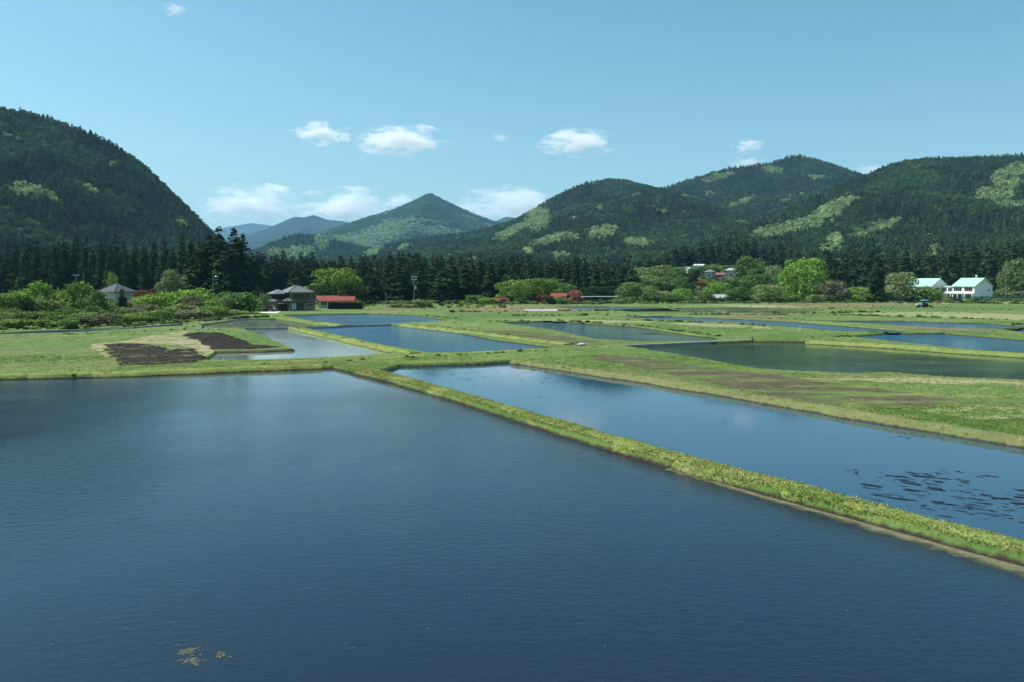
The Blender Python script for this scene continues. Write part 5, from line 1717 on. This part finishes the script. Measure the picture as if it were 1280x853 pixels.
# grey hip roofed house behind the thicket
small_house('hip_roofed_house', 147, 380, 300, -28, 8.6, 8.2, 4.6, 3.0, 'wall_cream', 'roof_dull', 'white walled house with a steep grey hip roof behind the thicket', 'hip', 0.8, 1.0, ((-0.3, 0), (0.28, 0)), GZ, (7, 3.4, 2.2, -3.4, -5.6), 'house', 1)
small_house('red_roofed_house', 417, 388, 254, 14, 9.5, 5.6, 2.4, 1.5, 'wall_cream', 'roof_red', 'low house with a bright red roof behind the long clipped hedge', 'gable', None, 0.6, ((-0.32, 0), (0.3, 0)), GZ)
small_house('red_roofed_shed', 434, 388, 252, 8, 4.2, 4.5, 2.5, 1.2, 'wall_cream', 'roof_red', 'small red roofed shed beside the low red roofed house', 'gable', None, 0.5, ((0.0, 0),), GZ, cat='shed')
small_house('red_roofed_hut', 624, 380, 305, 30, 5.0, 4.0, 1.3, 1.1, 'wood_pale', 'roof_red', 'tiny hut with a low red roof at the edge of the fields', 'gable', None, 0.5, ((0.2, 0),), GZ, cat='hut')
small_house('red_roofed_cottage', 699, 378, 332, -10, 6.0, 4.6, 2.6, 1.2, 'wall_cream', 'roof_red', 'small red roofed cottage among shrubs near the pink tree', 'gable', None, 0.5, ((-0.3, 0), (0.3, 0)), GZ, cat='cottage')
small_house('white_roofed_house', 833, 361, None, -20, 8.5, 6.0, 2.6, 1.6, 'wall_white', 'roof_pale', 'white house with a pale roof on the slope near the red flowers', 'hip', 2.5, 0.6)
small_house('hillside_house', 862, 342, None, 25, 7.0, 6, 3.2, 1.6, 'wall_cream', 'roof_light', 'pale house with a light grey roof just above the lone pine', 'gable')
small_house('hillside_house', 874, 340, None, -30, 7.0, 6, 4.0, 1.5, 'wall_white', 'roof_pale', 'brightest white house of the hamlet, behind the lone pine', 'gable')
small_house('hillside_house', 887, 347, None, -25, 6.5, 6, 3.6, 1.6, 'wall_cream', 'roof_slate', 'cream house with a slate roof beside the rusty roof', 'hip', 1.5)
small_house('rusty_roofed_barn', 898, 347, None, 10, 8.0, 5, 1.8, 1.6, 'wood_pale', 'roof_rust', 'brown barn with a rusty roof in the hamlet', 'gable', cat='barn')
small_house('hillside_house', 914, 346, None, -15, 9.0, 6.5, 4.2, 1.6, 'wall_cream', 'roof_light', 'two storey pale house with a grey hip roof beside the rusty barn', 'hip', 3, 0.8, storeys=2)
small_house('upper_cottage', 783, 341, None, 10, 3.6, 4, 3.2, 1.0, 'wall_white', 'roof_pale', 'tiny white cottage above the cedar belt, away from the hamlet', 'gable', cat='cottage')
small_house('pale_roofed_barn', 897, 377, 352, 12, 9.0, 5.0, 1.6, 1.4, 'wood_pale', 'roof_light', 'low barn with a pale grey roof under the bright lime tree', 'gable', None, 0.6, ((0.3, 0),), GZ, cat='barn')
small_house('slate_roofed_barn', 1068, 368, 400, 0, 13.0, 7.0, 3.4, 1.7, 'wood_pale', 'roof_slate', 'long barn with a slate roof half hidden beside the columnar conifer', 'gable', None, 0.6, ((-0.3, 0), (0.3, 0)), GZ, cat='barn')
small_house('dark_roofed_shed', 8, 364, 330, 4, 12.0, 5.0, 2.4, 1.3, 'wood', 'roof_dark', 'long dark roofed shed before the cedar row, at its end', 'gable', None, 0.6, ((-0.3, 0), (0.3, 0)), GZ, cat='shed')

def long_shed():
    p = at_y(749, 378, 325)
    r = empty('flat_roofed_shed', (p.x, 325, GZ), R(2), 'long open shed with a pale flat roof beside the pink tree', 'shed')
    MB().box(-7.2, 7.2, -2.6, 2.6, 2.35, 2.6).build('roof', M['roof_pale'], r)
    MB().box(-6.8, 6.8, 2.0, 2.2, 0, 2.35).build('back_wall', M['wood_pale'], r)
    for x in (-6.7, -3.4, 0, 3.4, 6.7):
        MB().box(x - 0.1, x + 0.1, -2.3, -2.1, 0, 2.35).build('post', M['wood_pale'], r)
    MB().box(-6.6, -3.6, -2.0, -1.9, 0, 2.0).build('side_panel', M['wood'], r)
    MB().box(-0.3, 0.6, -1.6, -0.6, 0, 1.5).build('white_tank', M['white_paint'], r)
    MB().box(1.2, 3.2, -1.9, -1.8, 0, 1.6).build('side_panel', M['wood'], r)
long_shed()

def white_building():
    p = at_y(1217.5, 376, 372)
    r = empty('white_building', (p.x, 372, GZ), R(-70), 'two storey white building with mint green gable roofs behind the net fence', 'building')
    # local frame: x runs along the ridge (towards the valley), -y is the windowed facade; gable end is +x
    w, d, h, rh = 15.0, 11.5, 6.6, 3.6
    r.scale = (0.8, 1.0, 1.0)
    def local(mb):
        return mb
    MB().gable_wall(w, d, -0.3, h, rh, -w / 2, d / 2).build('main_wall', M['wall_white'], r)
    rf = MB().gable_roof(w, d, rh, h + 0.03, 0.2, 0.6, -w / 2, d / 2).build('main_roof', M['roof_mint'], r)
    MB().box(-w - 0.6, 0.6, d / 2 - 0.15, d / 2 + 0.15, h + rh + 0.18, h + rh + 0.36).build('ridge_cap', M['roof_mint'], rf)
    MB().lathe([(0.001, 11.9), (0.5, 11.9), (0.55, 11.6), (0.42, 11.5), (0.42, 10.0), (0.001, 10.0)], 12, 'Z', (-5.0, d / 2, 0)).build('roof_vent', M['white_paint'], r)
    # verandah slab, posts and railing on the facade
    MB().box(-w, 0.0, -1.4, -0.003, 3.1, 3.3).build('balcony_floor', M['wall_white'], r)
    MB().box(-w, 0.0, -1.42, -1.3, 3.303, 4.1).build('balcony_parapet', M['wall_white'], r)
    for x in (-14.8, -10.0, -5.0, -0.2):
        MB().box(x - 0.15, x + 0.15, -1.38, -1.08, -0.1, 3.097).build('post', M['wall_white'], r)
    for x0, x1 in ((-13.9, -8.6), (-6.6, -1.4)):
        window(r, x0, x1, 0.0, 4.2, 6.0, 'frame_white', 'glass', 3)
        window(r, x0, x1, 0.0, 0.8, 2.5, 'frame_white', 'glass', 3)
    # gable end windows
    window(r, 8.6, 9.6, 0.0, 4.3, 5.2, 'frame_white', 'glass', 0, 'R')
    MB().box(0.003, 0.08, 4.2, 5.3, 0.0, 2.1).build('side_door', M['frame_dark'], r)
    # flat link block
    MB().box(-24.5, -w - 0.004, 1.5, 8.0, -0.3, 6.3).build('link_wall', M['wall_white'], r)
    MB().box(-24.6, -w - 0.006, 1.2, 8.2, 6.303, 6.65).build('link_roof', M['wall_white'], r)
    MB().box(-24.5, -w - 0.01, 0.2, 1.497, 3.1, 3.3).build('link_balcony', M['wall_white'], r)
    window(r, -19.6, -16.2, 1.5, 4.0, 5.8, 'frame_white', 'glass', 2)
    window(r, -24.0, -20.6, 1.5, 4.0, 5.8, 'frame_white', 'glass', 2)
    window(r, -19.6, -16.2, 1.5, 0.8, 2.5, 'frame_white', 'glass', 2)
    # rear wing
    MB().gable_wall(20, 10.0, -0.3, 6.6, 3.6, -34.6, 0.5).build('wing_wall', M['wall_white'], r)
    MB().gable_roof(20, 10.0, 3.6, 6.63, 0.2, 0.6, -34.6, 0.5).build('wing_roof', M['roof_mint'], r)
    window(r, -29.5, -26.0, -4.5, 4.0, 5.8, 'frame_white', 'glass', 2)
    window(r, -35.5, -32.0, -4.5, 4.0, 5.8, 'frame_white', 'glass', 2)
    window(r, -2.5, 0.5, -24.6, 4.0, 5.8, 'frame_white', 'glass', 2, 'R')
white_building()

# ------------------------------------------------------------------ poles, wires, fence
def utility_pole(px, top, Y, label, arms=1, lamp=False, name='utility_pole', cat='utility pole', transformer=False, r0=0.13):
    loc, h = spot(px, top, Y)
    r = empty(name, loc, 0, label, cat)
    MB().tube([(0, 0, -0.3), (0, 0, h)], [r0, r0 * 0.6], 8).build('pole', M['pole'], r)
    for k in range(arms):
        z = h - 0.35 - 0.9 * k
        a = MB().box(-0.95, 0.95, -0.06, 0.06, z - 0.06, z + 0.06).build('crossarm', M['metal'], r)
        for x in (-0.85, -0.35, 0.35, 0.85):
            MB().lathe([(0.001, 0), (0.06, 0), (0.08, 0.08), (0.05, 0.12), (0.07, 0.2), (0.001, 0.24)], 8, 'Z', (x, 0, z + 0.06)).build('insulator', M['white_paint'], a)
    if transformer:
        MB().lathe([(0.001, h - 4.3), (0.3, h - 4.3), (0.3, h - 3.3), (0.001, h - 3.2)], 12, 'Z', (0.5, 0, 0)).build('transformer', M['metal'], r)
    if lamp:
        MB().tube([(0, 0, h - 1.2), (0.5, -0.1, h - 0.9), (1.0, -0.2, h - 0.95)], 0.04, 6).build('lamp_arm', M['metal'], r)
        MB().box(0.85, 1.35, -0.32, -0.08, h - 1.06, h - 0.94).build('lamp_head', M['white_paint'], r)
    return Vector(loc) + Vector((0, 0, h))
tp = utility_pole(517.5, 345, 262, 'tall grey utility pole in the field before the dark cedar belt', 2, False, transformer=True)
tq = utility_pole(482.5, 365, 262, 'thin short grey pole in the field beside the olive shrub', 0, r0=0.12)
tl = utility_pole(266, 341, 215, 'grey pole with a street lamp before the cedar clump', 0, True, 'lamp_pole', 'lamp pole')
ta = utility_pole(95, 343, 250, 'grey utility pole with a crossarm behind the thicket', 1)
tb = utility_pole(104, 341, 255, 'plain grey pole next to the crossarm pole behind the thicket', 0)
tc = utility_pole(1258, 337, 372, 'grey utility pole beyond the white building near the net fence', 1)
td = utility_pole(702, 349, 325, 'thin grey pole above the lime coloured trees by the pink tree', 1, r0=0.12)
te = utility_pole(902, 333, 525, 'thin grey pole beside the rusty barn in the hamlet', 0, r0=0.12)
def wire(a, b, sag, label):
    pts = [a.lerp(b, i / 14) - Vector((0, 0, sag * 4 * (i / 14) * (1 - i / 14))) for i in range(15)]
    o = MB().tube([p - a for p in pts], 0.025, 5).build('power_cable', M['wire'], None, tuple(a))
    tag(o, label, 'cable', 'overhead cables')
for k, dx in enumerate((-0.85, 0.85)):
    wire(tc + Vector((dx, 0, -0.2)), at_y(1236, 352, 371) + Vector((dx * 0.2, 0, 0.4 + k * 0.2)), 0.3, 'thin cable from the pole to the gable of the white building')
    wire(tc + Vector((dx, 0, -0.2)), at_y(1400, 330, 372) + Vector((dx, 0, 0)), 0.8, 'thin cable running from the pole over the net fence')

def net_fence():
    a, b = at_y(1124, 377, 352), at_y(1310, 377, 352)
    r = empty('net_fence', (a.x, 352, GZ), 0, 'low green net fence in front of the white building', 'fence')
    Lf = b.x - a.x
    n = 60
    v, f = [], []
    for i in range(n + 1):
        x = Lf * i / n
        sag = 0.25 * abs(math.sin(i * math.pi / 5)) + 0.1 * math.sin(i * 1.7)
        v += [(x, 0.05 * math.sin(i * 2.1), 0.05), (x, 0.1 * math.sin(i * 1.3), 2.3 - sag)]
    for i in range(n):
        f.append((2 * i, 2 * i + 2, 2 * i + 3, 2 * i + 1))
    MB().add(v, f).build('net', M['net'], r)
    for i in range(13):
        x = Lf * i / 12
        MB().tube([(x, 0.2, -0.2), (x, 0.2, 2.45)], 0.05, 6).build('post', M['metal'], r)
net_fence()

# ------------------------------------------------------------------ small things in the fields
def tractor():
    p = at(1153, 384.5, GZ)
    r = empty('tractor', (p.x, p.y, GZ), R(178), 'small blue tractor with a red tiller working by the straw strip', 'tractor')
    r.scale = (1.1, 1.1, 1.0)
    # local: +x forward
    MB().box(0.1, 1.55, -0.33, 0.33, 0.75, 1.25).add([(1.55, -0.33, 0.75), (1.75, -0.26, 0.8), (1.75, 0.26, 0.8), (1.55, 0.33, 0.75), (1.55, -0.33, 1.25), (1.75, -0.26, 1.15), (1.75, 0.26, 1.15), (1.55, 0.33, 1.25)],
                                                       [(0, 1, 5, 4), (1, 2, 6, 5), (2, 3, 7, 6), (4, 5, 6, 7), (3, 2, 1, 0)]).build('bonnet', M['white_paint'], r)
    MB().box(-1.1, 1.5, -0.25, 0.25, 0.42, 0.748).build('chassis', M['tractor_navy'], r)
    MB().box(-1.0, -0.35, -0.3, 0.3, 0.752, 1.0).box(-1.05, -0.93, -0.3, 0.3, 1.0, 1.4).build('seat', M['rubber'], r)
    for s in (-1, 1):
        MB().lathe([(0.2, -0.16), (0.6, -0.16), (0.66, -0.08), (0.66, 0.08), (0.6, 0.16), (0.2, 0.16)], 20, 'Y', (-0.75, s * 0.62, 0.66)).build('rear_wheel', M['rubber'], r)
        MB().lathe([(0.1, -0.1), (0.36, -0.1), (0.4, -0.05), (0.4, 0.05), (0.36, 0.1), (0.1, 0.1)], 18, 'Y', (1.15, s * 0.52, 0.4)).build('front_wheel', M['rubber'], r)
        MB().box(-1.45, -0.05, s * 0.62 - 0.2, s * 0.62 + 0.2, 1.34, 1.42).build('mudguard', M['tractor_navy'], r)
        for x in (-1.25, 0.0):
            MB().tube([(x, s * 0.55, 1.42), (x * 0.92, s * 0.55, 2.25)], 0.045, 6).build('canopy_post', M['tractor_navy'], r)
    mb = MB()
    v = []
    for z, k in ((2.25, 1.0), (2.36, 0.98), (2.45, 0.8)):
        v += [(-0.62 - 0.9 * k, -0.75 * k, z), (-0.62 + 0.9 * k, -0.75 * k, z), (-0.62 + 0.9 * k, 0.75 * k, z), (-0.62 - 0.9 * k, 0.75 * k, z)]
    f = [(3, 2, 1, 0), (8, 9, 10, 11)]
    for q in range(2):
        for i in range(4):
            f.append((q * 4 + i, q * 4 + (i + 1) % 4, q * 4 + 4 + (i + 1) % 4, q * 4 + 4 + i))
    mb.add(v, f).build('canopy', M['tractor_blue'], r)
    MB().tube([(-0.1, 0, 1.2), (-0.28, 0, 1.42)], 0.03, 6).lathe([(0.17, -0.02), (0.2, 0), (0.17, 0.02)], 14, 'Z', (-0.3, 0, 1.44)).build('steering_wheel', M['rubber'], r)
    MB().box(-2.3, -1.5, -0.85, 0.85, 0.5, 0.75).box(-2.6, -2.3, -0.85, 0.85, 0.15, 0.6).box(-1.5, -1.1, -0.1, 0.1, 0.5, 0.62).build('tiller', M['tractor_red'], r)
tractor()

def sheeting():
    p = at(676, 389.2, GZ)
    r = empty('seedling_tunnel', (p.x, p.y, GZ), R(2), 'low white plastic covered seedling bed in the far field', 'seedling bed')
    for j in range(3):
        v, f = [], []
        n = 24
        for i in range(n + 1):
            x = -4.6 + 9.2 * i / n
            for k in range(7):
                a = math.pi * k / 6
                wob = 0.04 * math.sin(i * 2.3 + k + j)
                v.append((x, j * 1.5 - 1.5 - 0.6 * math.cos(a), (0.42 + wob) * math.sin(a) + 0.01))
        for i in range(n):
            for k in range(6):
                f.append((i * 7 + k, (i + 1) * 7 + k, (i + 1) * 7 + k + 1, i * 7 + k + 1))
        f += [tuple(range(7)), tuple(reversed(range(n * 7, n * 7 + 7)))]
        MB().add(v, f).build('plastic_cover', M['white_sheet'], r)
sheeting()

def sack(px, py, label, s=1.0):
    p = at(px, py, GZ)
    bm = bmesh.new()
    bmesh.ops.create_icosphere(bm, subdivisions=3, radius=0.5)
    for v in bm.verts:
        n = math.sin(v.co.x * 7) * 0.04 + math.sin(v.co.y * 9 + 1) * 0.03
        v.co = Vector((v.co.x * 1.1, v.co.y * 0.6, max(-0.17, v.co.z * 0.45))) * (1 + n) * s
    me = bpy.data.meshes.new('sack')
    bm.to_mesh(me)
    bm.free()
    me.polygons.foreach_set('use_smooth', [True] * len(me.polygons))
    r = empty('sack', (p.x, p.y, GZ + 0.14 * s), 0.4, label, 'sack')
    link('bag', me, M['white_sheet'], r)
    MB().tube([(0.48 * s, 0, 0.02), (0.62 * s, 0.02, 0.06), (0.7 * s, 0.0, 0.02)], [0.10 * s, 0.05 * s, 0.09 * s], 7).build('tied_neck', M['white_sheet'], r)
sack(727, 432.5, 'white sack lying on the grass beside the end of the channel wall', 1.0)

def stake(px, top, base, mat, label, r_=0.06):
    p = at(px, base, GZ)
    q = at_y(px, top, p.y)
    o = MB().tube([(0, 0, -0.15), (0.02, 0, q.z - GZ)], [r_, r_ * 0.8], 6).build('stake', M[mat], None, (p.x, p.y, GZ))
    tag(o, label, 'stake')
stake(940, 421.5, 428, 'wood', 'dark wooden stake at the corner of the green paddy', 0.10)
stake(1183, 399.5, 406, 'pole', 'pale marker stake between the far blue paddies', 0.06)
stake(1000, 408, 413, 'white_paint', 'white marker stake by the pale straw heap', 0.06)
stake(1025, 419, 424, 'wood_pale', 'weathered marker stake at the edge of the breezy far paddy', 0.06)

def gate_posts():
    p = at(391.5, 388, GZ)
    r = empty('gate', (p.x, p.y, GZ), R(10), 'white gate between the tiled house and the clipped hedge', 'gate')
    for x in (-0.38, 0.38):
        MB().box(x - 0.16, x + 0.16, -0.12, 0.12, 0, 1.75).build('post', M['white_paint'], r)
    MB().box(-0.218, 0.218, -0.04, 0.04, 0.2, 1.3).build('panel', M['metal'], r)
gate_posts()

def kei_van():
    p = at(337, 389.3, GZ)
    r = empty('parked_van', (p.x, p.y, GZ + 0.02), R(30), 'small white van parked under the trees beside the tiled house', 'van')
    prof = [(-1.6, 0.28), (1.55, 0.28), (1.6, 0.75), (1.35, 0.95), (1.0, 1.62), (-1.5, 1.68), (-1.62, 1.1)]
    n = len(prof)
    v = [(x, -0.7, z) for x, z in prof] + [(x, 0.7, z) for x, z in prof]
    f = [tuple(range(n)), tuple(reversed(range(n, 2 * n)))] + [(i, n + i, n + (i + 1) % n, (i + 1) % n) for i in range(n)]
    MB().add(v, f).build('body', M['white_paint'], r)
    for s in (-1, 1):
        MB().box(-1.4, 0.85, s * 0.702 - 0.008, s * 0.702 + 0.008, 1.05, 1.5).build('side_window', M['glass'], r)
        for x in (-1.0, 1.0):
            MB().lathe([(0.001, -0.1), (0.24, -0.1), (0.27, 0), (0.24, 0.1), (0.001, 0.1)], 16, 'Y', (x, s * 0.63, 0.27)).build('wheel', M['rubber'], r)
kei_van()

# ------------------------------------------------------------------ clouds (beyond and above the haze)
def cloud_mat(nm, dens):
    m = Mat(nm)
    op = m.objpos()
    ln = m.node('ShaderNodeVectorMath', operation='LENGTH')
    m.link(op, ln.inputs[0])
    oi = m.node('ShaderNodeObjectInfo')
    off = m.node('ShaderNodeVectorMath', operation='ADD')
    m.link(op, off.inputs[0])
    m.link(m.math('MULTIPLY', oi.outputs['Random'], 60.0), off.inputs[1])
    n1 = m.noise(off.outputs[0], 1.9, 5, 0.62)
    d = m.math('SUBTRACT', m.math('ADD', 0.62, m.math('MULTIPLY', m.math('SUBTRACT', n1, 0.5), 3.4)), m.math('MULTIPLY', ln.outputs['Value'], 0.95))
    d = m.math('MULTIPLY', m.math('MAXIMUM', d, 0.0), 1.0)
    d = m.math('MINIMUM', d, 0.5)
    pv = m.node('ShaderNodeVolumePrincipled')
    pv.inputs['Color'].default_value = (0.99, 0.99, 0.99, 1)
    pv.inputs['Anisotropy'].default_value = 0.2
    m.link(m.math('MULTIPLY', d, dens), pv.inputs['Density'])
    m.link(pv.outputs[0], m.out.inputs['Volume'])
    return m.m
M['cloud'] = cloud_mat('cloud_vapour', 0.010)
M['cloud_thin'] = cloud_mat('thin_cloud_vapour', 0.0055)
bm = bmesh.new()
bmesh.ops.create_icosphere(bm, subdivisions=3, radius=1.0)
cme = bpy.data.meshes.new('cloud')
bm.to_mesh(cme)
bm.free()
cme.materials.append(M['cloud'])
for (px, py, wx, hy, Y, lb) in [
    (403, 168, 66, 26, 20000, 'small white puffy cloud between the lone pair above the far ridges'),
    (503, 176, 104, 32, 20000, 'largest white cloud high above the pyramid peak'),
    (722, 178, 90, 28, 20000, 'white cloud high above the wooded mountain by the pyramid peak'),
    (935, 183, 38, 16, 20000, 'tiny white cloud above the tallest wooded peak'),
    (934, 206, 46, 18, 22000, 'small white cloud touching the ridge of the tallest wooded peak'),
    (318, 257, 118, 44, 26000, 'wide soft white cloud low over the far blue ridges'),
    (432, 260, 112, 42, 26000, 'soft white cloud just above the double topped blue ridge'),
    (500, 254, 44, 24, 26000, 'small soft cloud behind the shoulder of the pyramid peak'),
    (642, 257, 118, 40, 26000, 'wide soft white cloud between the pyramid peak and the wooded mountain'),
    (219, 12, 30, 13, 18000, 'thin white cloud at the top of the sky above the steep hill'),
    (625, 173, 24, 10, 20000, 'faint wisp of cloud between the two high clouds'),
    (1088, 214, 44, 16, 24000, 'small cloud in the dip between the two wooded mountains')]:
    c = at_y(px, py, Y)
    o = bpy.data.objects.new('cloud', cme)
    o.material_slots[0].link = 'OBJECT'
    o.material_slots[0].material = M['cloud_thin' if py > 195 or wx < 31 else 'cloud']
    COL.objects.link(o)
    o.location = c
    sx, sz = wx / F * Y * 0.62, hy / F * Y * 0.66
    o.scale = (sx, (sx + sz) * 0.5, sz)
    tag(o, lb, 'cloud')

# ------------------------------------------------------------------ haze: one closed box of thin air round the whole valley
HZ = 1330.0
mh = Mat('valley_haze')
pv = mh.node('ShaderNodeVolumePrincipled')
pv.inputs['Color'].default_value = (0.34, 0.68, 1.0, 1)
pv.inputs['Density'].default_value = 0.000042
pv.inputs['Anisotropy'].default_value = 0.0
mh.link(pv.outputs[0], mh.out.inputs['Volume'])
mh.m.volume_intersection_method = 'FAST' if hasattr(mh.m, 'volume_intersection_method') else mh.m.volume_intersection_method
MB().box(-20500, 20500, -3500, 24500, -1.6, HZ).build('haze', mh.m, None, (0, 0, 0), 'stuff')
